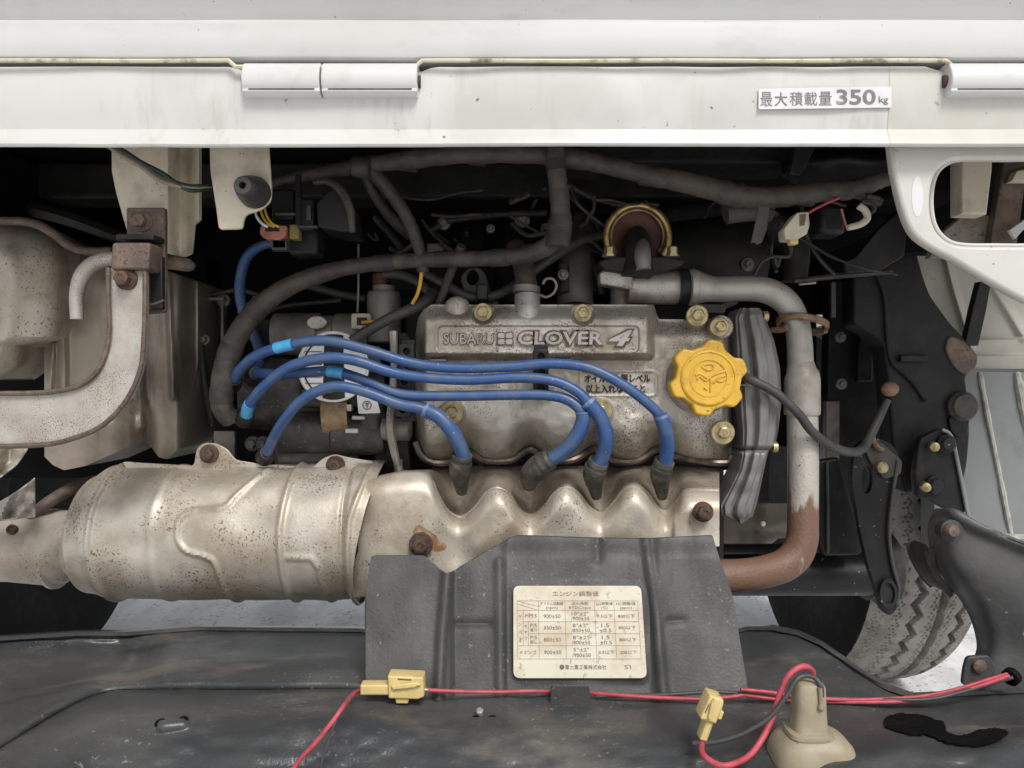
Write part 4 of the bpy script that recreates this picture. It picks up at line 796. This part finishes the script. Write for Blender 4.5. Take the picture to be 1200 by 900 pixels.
obj('sealer_line', MB().tube([(1191,436,.88,4), (1197,465,.879,5), (1206,520,.878,4)], 8, wob=.2), M_seal, t)
obj('ledge', MB().tube([(1150,625,.86,5), (1175,630,.85,5), (1250,632,.84,5)], 8), M_seal, t)
obj('black_stay', plate([(1148,330), (1162,330), (1157,360), (1147,405), (1131,404), (1140,362)], .80, .01), M_black, label='black slanting stay in front of the off-white arch panel', cat='stay')

t = thing('chassis_member', 'black chassis member with rust brown edge near the rear wheel', 'chassis', W(1090, 600, .80))
obj('plate', plate(rnd([(1000,318), (1046,300), (1056,288), (1074,292), (1082,322), (1090,345), (1112,376), (1134,400), (1146,416), (1144,432), (1131,440), (1136,470), (1137,510), (1134,545), (1126,578), (1062,578), (1046,520), (1040,440), (1034,400), (1000,380)], 7), .80, .03, .003), M_frame, t)
obj('rust_corner', plate(rnd([(1112,392), (1130,399), (1147,416), (1145,431), (1131,440), (1118,430), (1108,410)], 6), .797, .006, .002), M_brown, t)
obj('pressing_line', MB().tube([(1028,322,.797,2.4), (1037,350,.797,2.4), (1040,400,.797,2.4), (1046,425,.797,2.4), (1068,446,.797,2.4), (1085,470,.797,2.4)], 8), M_frame, t)
obj('small_ledge', MB().pbox(1056, 416, 1088, 424, .793, .01), M_arm, t, bevel=.001)
obj('rubber_plug', MB().lathe(W(1127, 476, .797), (0,-1,0), [(-.002, .0155), (.003, .0155), (.005, .0135), (.008, .012), (.0085, .004)], 32), M_tape, t)
obj('lug', plate(rnd([(1112,488), (1137,488), (1134,508), (1124,514), (1114,505)], 5), .796, .01), M_frame, t)

t = thing('strut_tower', 'tall black pressed strut shield with a raised rib', 'shield', W(1010, 560, .84))
obj('panel', plate(rnd([(972,330), (1036,322), (1046,430), (1050,560), (1000,600), (968,560)], 6), .90, .02), M_black, t)
obj('rib', plate(rnd([(1009,352), (1026,350), (1024,448), (1004,448)], 4), .893, .01, .003), M_black, t)
obj('guide_rail', MB().pbox(974, 330, 980, 372, .80, .006), M_hose, t, bevel=.001)
obj('hinge_pin', MB().tube([(936,333,.80,1.8), (956,331,.80,1.8)], 8, 1), M_castl, t)
obj('cross_rod', MB().tube([(930,329,.79,3), (985,323,.79,3.5), (1045,318,.79,3.5)], 8), M_tape, t)

t = thing('suspension_plate', 'black curved suspension plate with an oval hole and brass bolt', 'suspension arm', W(1040, 722, .76))
pp = [tuple(p) for p in spl([(1006,522), (1030,514), (1052,530), (1052,560), (1044,590), (1042,625), (1046,660), (1054,690), (1052,712), (1043,721), (1033,714), (1026,690), (1014,650), (1004,600), (998,560)], 5, True)]
obj('plate', plate(pp, .755, .008, .0008, [ell(1016, 563, 6, 16, 18)]), M_arm, t)
obj('edge_flange', MB().tube([(1052,540,.752,2.2), (1045,585,.752,2.2), (1042,625,.752,2.2), (1046,660,.752,2.2), (1053,688,.752,2.2), (1051,708,.752,2.2)], 8), M_hose, t)
obj('bolt', MB().lathe(W(1030, 547, .754), (0,-1,0), [(-.002, .006), (.004, .006), (.008, .0055), (.010, .003)], 16), M_zinc, t)
obj('tab', plate(rnd([(1010,520), (1030,516), (1058,540), (1056,556), (1036,562), (1020,542)], 4), .752, .004), M_tape, t)
obj('eye_bush', MB().lathe(W(1040, 695, .752), (0,-1,.1), [(-.004, .0085), (.003, .0085), (.003, .006), (.0, .006)], 24, 1.7), M_arm, t)
t = thing('brake_bracket', 'black bracket plate with two brass bolts above the tyre', 'bracket', W(1100, 606, .78))
obj('plate', plate(rnd([(1078,514), (1102,502), (1113,506), (1120,530), (1134,600), (1122,604), (1088,586), (1074,582), (1072,556)], 5), .775, .01, .002), M_frame, t)
obj('edge', MB().tube([(1104,503,.772,2), (1115,512,.772,2.2), (1124,550,.772,2.2), (1136,612,.772,2.2)], 8), M_greyp, t)
for x, y in ((1093,523), (1083,570)): obj('bolt', MB().lathe(W(x, y, .772), (-.3,-1,0), [(-.002, .005), (.006, .005), (.010, .0045), (.011, .002)], 14), M_zinc, t)
for x, y in ((1108,520), (1095,568)): obj('nut', MB().lathe(W(x, y, .773), (0,-1,0), [(-.002, .0095), (.003, .0095), (.005, .007), (.007, .006)], 16), M_arm, t)

t = thing('axle_beam', 'stone-chipped black axle tube behind the rusty elbow', 'axle', W(930, 700, .86))
obj('tube', MB().lathe(W(780, 673, .84), (1,0,0), [(0, .02), (.001, .0228), (.222, .0228), (.224, .02)], 36), M_arm, t)
obj('web', plate(rnd([(958,540), (984,536), (1013,640), (1009,651), (966,652), (960,640)], 4), .80, .012, .003), M_arm, t)
obj('web_edge', MB().tube([(969,540,.796,2), (970,600,.796,2), (970,648,.796,2)], 8), M_hose, t)
obj('boot', MB().lathe(W(1006, 664, .85), (1,0,0), [(0, .028), (.006, .036), (.012, .034), (.018, .04), (.024, .037), (.032, .040), (.04, .03)], 32), M_rubber, t)
obj('inner_tube', MB().tube([(840,652,.93,15), (900,652,.93,15), (925,650,.93,14)], 14), M_darkm, t)
t = thing('lower_crossplate', 'brown dusty plate below the belt cover behind coolant pipe', 'plate', W(870, 645, .80))
PX, PY = rect_grid(838, 935, 40, 24, 590, lambda x: pl([(838,637), (905,637), (912,631), (935,631)], x))
obj('sheet', MB().grid(PX, PY, .80 - .01*sst(610, 640, PY) + .003*vnoise(PX, PY, 20, 3), .01), M_khaki if False else mat('brown_oily_plate', (.10,.085,.06,1), .5, .1, (.06,.05,.04,1), 20, .4, .7), t)
obj('chip', MB().lathe(W(894, 614, .79), (0,-1,0), [(0, .003), (.002, .002)], 7), M_disc, t)

# white bumper bracket, right
Yw = .575
t = thing('bumper_bracket', 'off-white rounded body bracket with a large window at upper right', 'bracket', W(1130, 352, Yw))
outer = [(1043,168)] + [tuple(p) for p in spl([(1047,200), (1054,232), (1062,258), (1072,276), (1090,290), (1120,306), (1160,330), (1200,352), (1260,380)], 5)] + [(1320,400), (1320,168)]
hole = [tuple(p) for p in spl([(1092,220), (1098,202), (1110,191), (1128,187), (1185,187), (1240,187), (1262,200), (1266,240), (1250,276), (1215,287), (1165,288), (1125,287), (1106,279), (1095,264), (1091,243)], 5, True)]
obj('face', plate(outer, Yw, .010, .003, [hole]), M_yellowed, t)
obj('worn_patch', plate(ell(1075, 230, 6.5, 24, 28), Yw-.0003, .0006, .0001), M_sticker, t)
obj('window_return', MB().tube([(p[0], p[1], Yw+.012, 3) for p in hole + [hole[0]]], 8, 1), M_yellowed, t)
t = thing('tie_post', 'cream upright post seen through the bracket window', 'post', W(1145, 252, .66))
obj('post', plate([(1128,160), (1165,160), (1163,200), (1157,251), (1128,250)], .66, .02, .002), M_cream, t)
obj('floor_pan', plate([(1098,278), (1130,251), (1158,252), (1176,256), (1164,302), (1090,302)], .70, .01), M_khaki, label='khaki undercoated plate behind the bracket window', cat='plate')
t = thing('corner_stay', 'dark stay with a white tab at the right edge of the bracket window', 'stay', W(1190, 290, .68))
obj('stay', plate([(1178,180), (1206,180), (1190,302), (1158,302)], .69, .01), M_brown, t)
obj('tab', plate([(1183,270), (1206,254), (1206,262), (1190,280)], .68, .004, .0005), M_sticker, t)
obj('upper_tab', plate([(1192,200), (1230,192), (1230,212), (1186,212)], .68, .01), M_cream, t)

# ================================================================ WHEELS
def wheel(xa, xb, label, inner):
    t = thing('rear_wheel', label, 'wheel', ((xa+xb)/2, 1.22, 0), 'rear wheels')
    Rw = .272; nA, nW = 1100, 90
    A = np.linspace(0, 2*math.pi, nA)[:, None]; s_ = np.linspace(-1, 1, nW)[None]
    wdt = xb-xa
    rad = Rw - .016*np.abs(s_)**3.5 + 0*A
    ph = A*50/(2*math.pi)
    zig = lambda ph_, amp: amp*(2*np.abs(2*(ph_ - np.floor(ph_+.5)))-1)
    for c_, amp, w_, dph in ((-.24, .075, .050, 0), (.20, .008, .055, .3), (.60, .075, .045, .55)):
        d_ = np.abs(s_ - c_ - zig(ph + dph, amp)); rad -= .014*(1-sst(w_*.75, w_*1.25, d_))
    sp = ph*2 + 1.3*np.abs(zig(s_*3, 1)); d_ = np.abs(sp - np.round(sp)); rad -= .0034*(1-sst(.05, .10, d_))*np.where(np.abs(s_) < .93, 1, 0)*np.where(np.sin(s_*21+.6) > -.1, 1, 0)
    X = (xa+xb)/2 + s_*wdt/2 + 0*A; Y = 1.22 - rad*np.cos(A); Z = .272 + rad*np.sin(A)
    obj('tread', MB().gridw(X, Y, Z), M_tyre, t, ang=50)
    sgn = 1 if inner == xa else -1
    obj('sidewall', MB().lathe((inner, 1.22, .272), (1*sgn,0,0), [(.012, .12), (.0, .155), (-.006, .18), (-.009, .21), (-.004, .245), (.0005, .2575)], 72), M_tyrew, t)
    obj('rim', MB().lathe((inner, 1.22, .272), (1*sgn,0,0), [(.06, .03), (.05, .09), (.03, .13), (.006, .152), (.004, .158), (.014, .158)], 48), M_darkm, t)
wheel(.458, .600, 'worn rear tyre with zigzag tread at the right', .458)
wheel(-.83, -.70, 'dark rear tyre in shadow behind the exhaust pipe at left', -.70)

# ================================================================ LOWER SPLASH COVER
t = thing('splash_cover', 'dusty black plastic splash cover hanging open along the bottom', 'splash cover', (0, .5, .2))
Tt = [(-140,752), (0,746), (90,740), (150,740), (230,734), (420,736), (440,738), (860,738), (875,734), (905,734), (935,740), (962,752), (985,768), (1010,786), (1040,804), (1070,814), (1110,812), (1340,800)]
PX, PY = rect_grid(-140, 1340, 560, 170, lambda x: pl(Tt, x), 985)
z0 = .222 + 0*PX
arc = np.array([tuple(p) for p in spl([(-140,960), (-40,905), (20,868), (70,838), (115,818), (170,812), (300,812), (430,812), (560,826), (700,830), (840,840), (900,850), (1000,846), (1100,850), (1340,850)], 6)])
ya_ = np.interp(PX[0], arc[:, 0], arc[:, 1])[None]
dd = PY - ya_
lf = 1-sst(380, 520, PX)
hump = np.clip(dd-26, 0, 400)
z0 += .0028*sst(0, 22, dd)*lf - .0042*np.exp(-((dd+2)/5)**2)*lf - .00032*(np.sqrt(hump**2+160)-12.6)*(1-.75*sst(820, 930, PX))
z0 += .005*np.exp(-((dd+26)/16)**2)*lf*sst(120, 220, PX)
z0 += emb(PX, PY, [(-60,815), (60,790), (150,770), (180,735)], 26, -.007)*(1-sst(-4, 6, dd))
z0 += emb(PX, PY, [(-20,835), (50,818), (110,800), (150,775)], 7, .003)*(1-sst(-4, 6, dd))
z0 += .006*np.exp(-((PY-742)/12)**2)*(1-sst(150, 230, PX)) + .0016*vnoise(PX, PY*1.6, 90, 21) + .0005*vnoise(PX, PY*2, 24, 22)
z0 += emb(PX, PY, [(545,826), (590,824)], 16, .002) + emb(PX, PY, [(190,850), (215,846)], 7, .003)
z0 += .010*sst(870, 930, PX)*(1-sst(960, 1060, PX))*(1-sst(740, 800, PY))
z0 += emb(PX, PY, spl([(870,845), (960,855), (1060,830), (1150,806), (1220,780)], 5), 16, -.003) + emb(PX, PY, spl([(980,900), (1060,880), (1150,885), (1240,860)], 5), 20, .004)
edge = np.clip((PY-pl(Tt, PX))/7, 0, 1); z0 += .003*np.exp(-((edge-.5)/.3)**2) - .006*(1-sst(0, .4, edge))
YY = (H - z0)*F/(PY-450)
sh = obj('sheet', MB().grid(PX, PY, YY), M_cover, t, solid=.003, ang=60)
def on_cover(px, py): 
    i = np.argmin(np.abs(PX[0]-px)); j = np.argmin(np.abs(PY[:, i]-py)); return float(YY[j, i])
obj('screw', MB().lathe(W(562, 836, on_cover(562, 836)-.004), (0,-.5,1), [(-.006, .0026), (.003, .0026), (.004, .0015)], 12), M_castl, t)
for x, y in ((558,843), (577,843), (188,847), (214,844)):
    obj('drain_hole', MB().lathe(W(x, y, on_cover(x, y)-.0005), (0,-.35,1), [(-.004, .0036), (.0004, .0036), (.0008, .003)], 14), M_jet, t)
bl = [(1036,848), (1040,838), (1058,835), (1085,838), (1105,846), (1112,858), (1130,860), (1150,854), (1178,853), (1180,862), (1165,870), (1148,875), (1120,873), (1102,868), (1090,862), (1068,862), (1050,857), (1036,852)]
blo = [(p[0]+random.uniform(-1.5, 1.5), p[1]+random.uniform(-1, 1)) for p in spl(bl, 4, True)]
def inside(px, py, poly):
    P = np.array(poly); c_ = np.zeros(px.shape, bool); n = len(P)
    for i in range(n):
        (ax, ay), (bx, by) = P[i], P[i-1]
        hit = ((ay > py) != (by > py)) & (px < (bx-ax)*(py-ay)/(by-ay+1e-12)+ax); c_ ^= hit
    return c_
def patch(YYi, poly, off, PXi, PYi, step=1.2):      # a thin skin lying on a pressed sheet
    P = np.array(poly); xs = np.arange(P[:, 0].min()-2, P[:, 0].max()+2, step); ys2 = np.arange(P[:, 1].min()-2, P[:, 1].max()+2, step)
    ii = np.clip(np.searchsorted(PXi[0], xs), 0, PXi.shape[1]-1); G = np.zeros((len(ys2), len(xs)))
    for k_, i in enumerate(ii): G[:, k_] = np.interp(ys2, PYi[:, i], YYi[:, i])
    XX, YYp = np.meshgrid(xs, ys2); ins = inside(XX, YYp, poly); mb = MB(); v = [W(a, b_, c_-off) for a, b_, c_ in zip(XX.ravel(), YYp.ravel(), G.ravel())]; nu = len(xs); f = []
    for j in range(len(ys2)-1):
        for i in range(nu-1):
            q4 = [(j, i), (j+1, i), (j+1, i+1), (j, i+1)]; k_ = [c_ for c_ in q4 if ins[c_]]
            if len(k_) >= 3: f.append(tuple(c_[0]*nu+c_[1] for c_ in k_))
    used = sorted({i for q in f for i in q}); mp_ = {o_: n_ for n_, o_ in enumerate(used)}
    return mb.add([v[i] for i in used], [tuple(mp_[i] for i in q) for q in f])
obj('black_patch', patch(YY, blo, .008, PX, PY), M_jet, t, 'ragged pitch-black patch near the right end')  # near-black ragged skin on the cover, cause unknown
MX, MY, MYY = MAN
blob = [(495+17*(1+.3*math.sin(3*a+1)+.2*math.sin(7*a))*math.cos(a)+4, 636+17*(1+.3*math.sin(3*a+1)+.2*math.sin(5*a))*math.sin(a)) for a in np.linspace(0, 6.2, 60)]
obj('rust_stain', patch(MYY, blob, .0005, MX, MY, .8), mat('orange_rust', (.27,.13,.05,1), .7, 0, (.42,.32,.22,1), 70, .42, .62, bump=.3), MANT)

# flap with the data label
Yf = lambda py: .600 - .045*(py-628)/187.
t = thing('splash_flap', 'folded black rubber flap carrying the cream data label', 'flap', W(650, 815, .56))
PX2, PY2 = rect_grid(428, 876, 240, 110, lambda x: pl([(428,700), (435,653), (440,651), (496,651), (502,655), (522,672), (530,670), (556,654), (600,629), (608,627), (680,630), (760,631), (834,627), (842,652), (858,698), (876,808)], x), lambda x: pl([(428,790), (432,830), (876,834)], x))
YY2 = Yf(PY2) - emb(PX2, PY2, [(524,672), (518,740), (514,820)], 5, .004) + .004*sst(524, 534, PX2) - emb(PX2, PY2, [(585,660), (587,820)], 5, .0022) + .002*sst(585, 595, PX2) - emb(PX2, PY2, [(757,632), (768,720), (778,820)], 5, .003) - .003*sst(760, 775, PX2)
YY2 += .006*(1-sst(629, 656, PY2))*sst(570, 600, PX2) + .0012*vnoise(PX2, PY2, 40, 31) + emb(PX2, PY2, [(536,731), (572,731)], 5, .0025) + emb(PX2, PY2, [(784,728), (800,727)], 5, .002)
YY2 += emb(PX2, PY2, [(700,628), (700,655)], 7, .003) + emb(PX2, PY2, [(610,760), (760,765)], 60, 0)
k = (1-sst(0, 12, rr(PX2, PY2, 608, 690, 752, 792, 4))); YY2 = YY2*(1-k) + (Yf(PY2)+.0045)*k*1 + 0
obj('sheet', MB().grid(PX2, PY2, YY2), M_flap, t, solid=.003, ang=60)

obj('tongue', plate(rnd([(646,803), (690,803), (694,828), (644,828)], 4), .5455, .003, .0008), M_flap, t)
# data label, a flat sticker on the flap
A = W(676, 686, Yf(686)+.0015); Bq = W(680, 794, Yf(794)+.0015); cen = (A+Bq)/2 + Vector((0, -.0012, 0))
ey = (A-Bq); ey.x = 0; lh = ey.length; ey.normalize(); ex = Vector((1,0,0)); en = ex.cross(ey); 
if en.y > 0: en = -en
lw = 153*m(cen.y)
t = thing('data_label', 'cream engine data label with a printed table on the black flap', 'label', cen - ey*lh/2)
mb = MB(); rq = [(-lw/2,-lh/2), (lw/2,-lh/2), (lw/2,lh/2), (-lw/2,lh/2)]
v, f = plate2d([rnd(rq, .005, 6)], .0006, .0001); frame(mb, v, f, cen, ex, ey, en); obj('paper', mb, M_label, t)
U = lambda a: (a-.5)*lw
V = lambda a: (.5-a)*lh
mb = MB(); c2 = cen + en*.0005
def line(a0, b0, a1, b1, th=.00022):
    p, q_ = Vector((U(a0), V(b0), 0)), Vector((U(a1), V(b1), 0)); dv = (q_-p); n_ = Vector((-dv.y, dv.x, 0)).normalized()*th/2
    frame(mb, [p+n_, p-n_, q_-n_, q_+n_], [(0,1,2,3)], c2, ex, ey, en)
xs_ = [.03, .195, .40, .63, .78, .965]; yl = [.17, .275, .40, .53, .66, .80]
for y in yl: line(xs_[0] if y in (.17, .275, .66, .80) else (.075 if y == .40 else .115), y, xs_[-1], y)
for i, x in enumerate(xs_): line(x, .17, x, .80)
line(.075, .275, .075, .66); line(.115, .40, .115, .66); line(.03, .17, .195, .235); line(.03, .205, .195, .275)
obj('table_lines', mb, M_labink, t)
mb = MB()
def tx(s, a, bb, w, h, bold=0): v, f = text2d(s, U(a), V(bb), w*lw, h*lh, ext=.00008, bold=bold); frame(mb, v, f, c2, ex, ey, en)
tx('エンジン調整値', .485, .09, .36, .058, .0)
for s_, a, bb, w in (('アイドル回転数', .298, .20, .18), ('(rpm)', .298, .25, .09), ('点火時期', .515, .20, .13), ('BTDC/rpm', .515, .25, .17), ('CO調整値', .705, .20, .13), ('(%)', .705, .25, .05), ('HC調整値', .872, .20, .15), ('(ppm)', .872, .25, .09),
    ('MPI.S', .135, .335, .09), ('P/S', .155, .44, .05), ('有り', .155, .49, .055), ('P/S', .155, .57, .05), ('無し', .155, .62, .055), ('ドミンゴ', .112, .73, .12),
    ('900±50', .298, .34, .13), ('850±50', .298, .465, .13), ('800±50', .298, .595, .13), ('900±50', .298, .73, .13),
    ('10°±2°', .515, .312, .13), ('/900±50', .515, .365, .14), ('8°±2°', .515, .44, .12), ('/850±50', .515, .495, .14), ('8°±2°', .515, .57, .12), ('/800±50', .515, .625, .14), ('5°±2°', .515, .70, .12), ('/900±50', .515, .76, .14),
    ('0.5以下', .705, .34, .12), ('1.5', .705, .44, .06), ('±0.5', .705, .495, .09), ('1.5', .705, .57, .06), ('±0.5', .705, .625, .09), ('0.5以下', .705, .73, .12),
    ('800以下', .872, .34, .13), ('800以下', .872, .465, .13), ('800以下', .872, .595, .13), ('200以下', .872, .73, .13)):
    tx(s_, a, bb, w, .036 if bb < .26 else .04)
for i, s_ in enumerate('サンバー'): tx('|' if s_ == 'ー' else s_, .052, .345+.085*i, .008 if s_ == 'ー' else .026, .04)
for i, s_ in enumerate('キャブ'): tx(s_, .095, .45+.065*i, .024, .036)
tx('富士重工業株式会社', .545, .885, .31, .048, 0); tx('S1', .86, .885, .048, .042)
v, f = plate2d([ell(U(.365), V(.885), .0018, .0018, 20)], .00008, 0); frame(mb, v, f, c2, ex, ey, en)
obj('printed_text', mb, M_labink, t)

# black fender liner, right
t = thing('fender_liner', 'black scuffed fender liner standing up at the lower right', 'fender liner', W(1160, 850, .56))
lft = [tuple(p) for p in spl([(1092,600), (1088,618), (1090,640), (1098,662), (1110,682), (1124,700), (1136,722), (1143,745), (1144,762), (1138,778), (1132,800), (1128,840)], 5)]
la = np.array(lft); ny = 90; yv = np.linspace(596, 845, ny)[:, None]
L_ = np.interp(yv[:, 0], la[:, 1], la[:, 0])[:, None]; u = np.linspace(0, 1, 60)[None]
top_ = lambda x: pl([(1088,606), (1098,596), (1110,594), (1124,600), (1145,614), (1175,627), (1200,637), (1300,660)], x)
PX = L_*(1-u) + 1300*u; PY = np.maximum(yv + 0*u, top_(PX))
YY3 = .598 - .020*sst(0, .6, u)*np.ones_like(PY) - .00008*(PY-600) + .02*np.exp(-((PX-L_)/14)**2) + .004*vnoise(PX, PY, 60, 41) - emb(PX, PY, [(1090,600), (1110,596), (1145,616), (1210,642), (1300,662)], 7, .006)
YY3 -= .004*np.exp(-(((PX-1114)/16)**2+((PY-618)/16)**2))
obj('sheet', MB().grid(PX, PY, YY3), M_liner, t, solid=.003, ang=60)
obj('plug', MB().lathe(W(1113, 622, .578), (0,-1,.1), [(-.004, .0055), (.004, .0055), (.006, .004), (.0065, .001)], 20), M_brown, t)
obj('washer', MB().lathe(W(1113, 622, .582), (0,-1,.1), [(-.006, .0085), (.003, .0085), (.004, .006)], 24), M_rubber, t)
obj('inner_lip', plate([tuple(p) for p in spl([(1090,640), (1098,664), (1112,686), (1122,697), (1108,694), (1096,680), (1088,660)], 4, True)], .612, .03, .006), M_rubber, t)
obj('foot_tab', plate(rnd([(1134,770), (1160,768), (1168,785), (1160,800), (1128,804), (1130,785)], 5), .575, .004, .001), M_flap, t)
obj('foot_rivet', MB().lathe(W(1147, 780, .574), (0,-1,0), [(-.002, .005), (.002, .005), (.003, .003)], 16), M_brown, t)

# ================================================================ LOOSE WIRES AND PLUGS ON THE COVER
def wire(name, pts, r, mt, label, cat='wire', group='loose wires on the cover'):
    return obj(name, MB().tube([(x, y, (yy_ if yy_ else on_cover(x, y)-.011), r) for x, y, yy_ in pts], 10), mt, label=label, cat=cat, group=group)
wire('loose_wire', [(330,925,0), (350,892,0), (370,870,0), (390,845,0), (405,824,0), (416,812,.538), (430,808,.545)], 2.8, M_pink, 'pink-red wire from bottom edge up to the left yellow plug')
wire('loose_wire', [(372,930,0), (378,890,0), (386,866,0), (393,845,0), (400,828,0)], 1.7, M_gwire, 'thin grey wire hanging beside the left pink-red wire')
wire('loose_wire', [(490,808,.545), (530,810,.545), (580,811,.548), (620,810,.55), (648,811,.556), (660,814,.566)], 2.2, M_pink, 'pink-red wire lying right of the left yellow plug')
wire('loose_wire', [(676,812,.566), (690,812,.553), (730,815,.547), (780,818,.543), (830,819,.54), (870,815,.54)], 2.4, M_pink, 'pink-red wire emerging under the label on the flap')
wire('loose_wire', [(868,808,.54), (900,811,.54), (940,817,.54), (990,820,.54), (1040,819,.54), (1080,816,.54), (1120,808,.54), (1150,799,.54), (1180,790,.545)], 2.2, M_pink, 'upper pink-red wire running to the fender liner')
wire('loose_wire', [(868,814,.542), (910,819,.542), (960,822,.542), (1020,823,.538), (1070,821,.537), (1110,814,.537), (1150,803,.537), (1182,792,.543)], 2.2, M_pink, 'lower pink-red wire running to the fender liner')
wire('loose_wire', [(700,816,.55), (780,814,.545), (840,811,.543), (900,815,.545), (980,818,.545), (1080,820,.535), (1130,810,.535), (1186,794,.545)], 2.2, M_gwire, 'thin grey wire beside the wires to the fender liner')
obj('grommet', MB().lathe(W(1184, 794, .55), (-1,-.6,-.3), [(-.004, .006), (.001, .006), (.002, .0035), (-.002, .003)], 18), M_jet, label='black hole grommet where wires enter the fender liner', cat='grommet')
wire('lamp_wire', [(823,868,.47), (823,882,.455), (835,893,.448), (852,897,.445), (876,887,.452), (893,866,.46), (906,838,.465), (916,808,.467), (926,790,.468), (940,781,.47), (951,785,.475), (953,796,.48)], 3.6, M_pink, 'thick pink-red wire looping from the right plug to the lamp holder', group='wires of the lamp holder')
wire('lamp_wire', [(812,871,.468), (840,869,.464), (870,860,.462), (900,842,.462), (920,818,.462), (932,798,.463), (942,792,.464), (954,794,.462), (962,804,.459), (963,816,.459)], 3, M_gwire, 'grey wire looping from the right plug over the lamp holder', group='wires of the lamp holder')
def plug(x, y, Yp, ang_, sc, label):
    t = thing('wire_plug', label, 'connector', W(x, y+12, Yp), 'cream-yellow wire plugs')
    ca, sa = math.cos(ang_), math.sin(ang_)
    tr = lambda L: [(x + sc*(a*ca - b_*sa), y + sc*(a*sa + b_*ca)) for a, b_ in L]
    obj('male_half', plate(rnd(tr([(-38,-5), (-4,-5), (-4,7), (-38,7)]), 1.5), Yp, .010, .001), M_conn, t)
    obj('female_half', plate(rnd(tr([(-6,-16), (36,-14), (37,9), (30,12), (-5,11)]), 2), Yp-.002, .014, .0012), M_conn, t)
    obj('latch', plate(rnd(tr([(-2,-4), (26,-8), (34,-5), (26,-2), (0,1)]), 1.5), Yp-.0045, .004, .0008), M_conn, t)
    obj('slot', plate(tr([(6,-13), (22,-12), (22,-10), (6,-11)]), Yp-.0022, .002, .0002), M_brown, t)
    obj('foot', plate(rnd(tr([(2,8), (20,8), (18,17), (4,17)]), 1.5), Yp, .010, .001), M_conn, t)
    obj('terminal', MB().tube([(x+sc*36*ca, y+sc*36*sa-0, Yp+.003, 2), (x+sc*42*ca, y+sc*42*sa, Yp+.003, 1.5)], 8, 1), M_castl, t)
plug(460, 808, .535, 0, 1.0, 'cream-yellow wire plug lying left, below the flap edge')
plug(833, 843, .465, R(-70), .72, 'cream-yellow wire plug tilted upright beside the lamp holder')
# lamp holder
Yl = .458; ul = m(Yl)
t = thing('lamp_holder', 'khaki bottle-shaped plastic lamp holder at the bottom edge', 'lamp holder', W(960, 930, Yl))
c = W(955, 940, Yl+.01)
def rbox(c, prof, n=40, ex_=3.2):
    mb = MB(); v = []; f = []
    for zt, rx, ry in prof:
        for k in range(n):
            a = 2*math.pi*k/n; ca, sa = math.cos(a), math.sin(a)
            v.append((c.x + rx*math.copysign(abs(ca)**(2/ex_), ca), c.y + ry*math.copysign(abs(sa)**(2/ex_), sa), c.z + zt))
    N = len(prof)
    for i in range(N-1):
        for k in range(n): f.append((i*n+k, i*n+(k+1) % n, (i+1)*n+(k+1) % n, (i+1)*n+k))
    f.append(tuple(range(n))[::-1]); f.append(tuple((N-1)*n+k for k in range(n))); return mb.add(v, f)
hh = lambda py: (940-py)*ul
obj('body', rbox(Vector((W(960,940,Yl).x, Yl+.012, c.z)), [(0, 50*ul, .020), (hh(900), 50*ul, .020), (hh(882), 49*ul, .0195), (hh(870), 45*ul, .018), (hh(862), 38*ul, .016), (hh(857), 29*ul, .013), (hh(855), 24*ul, .011)]), M_lamp, t)
obj('neck', rbox(Vector((W(955,940,Yl).x, Yl+.010, c.z)), [(hh(862), 24*ul, .0115), (hh(855), 23*ul, .011), (hh(851), 20*ul, .010), (hh(825), 18.5*ul, .0095), (hh(800), 17.5*ul, .009), (hh(795), 15*ul, .008), (hh(793), 10*ul, .006)]), M_lamp, t)
obj('collar', rbox(Vector((W(955,940,Yl).x, Yl+.010, c.z)), [(hh(860), 25*ul, .012), (hh(857), 27*ul, .0128), (hh(853), 26*ul, .0125), (hh(851), 21*ul, .0105)]), M_lamp, t)
obj('key_slot', MB().tube([(961,806,Yl,2.6), (962,822,Yl,2.6), (962,830,Yl,4), (962,833,Yl,2)], 10), M_tan, t)
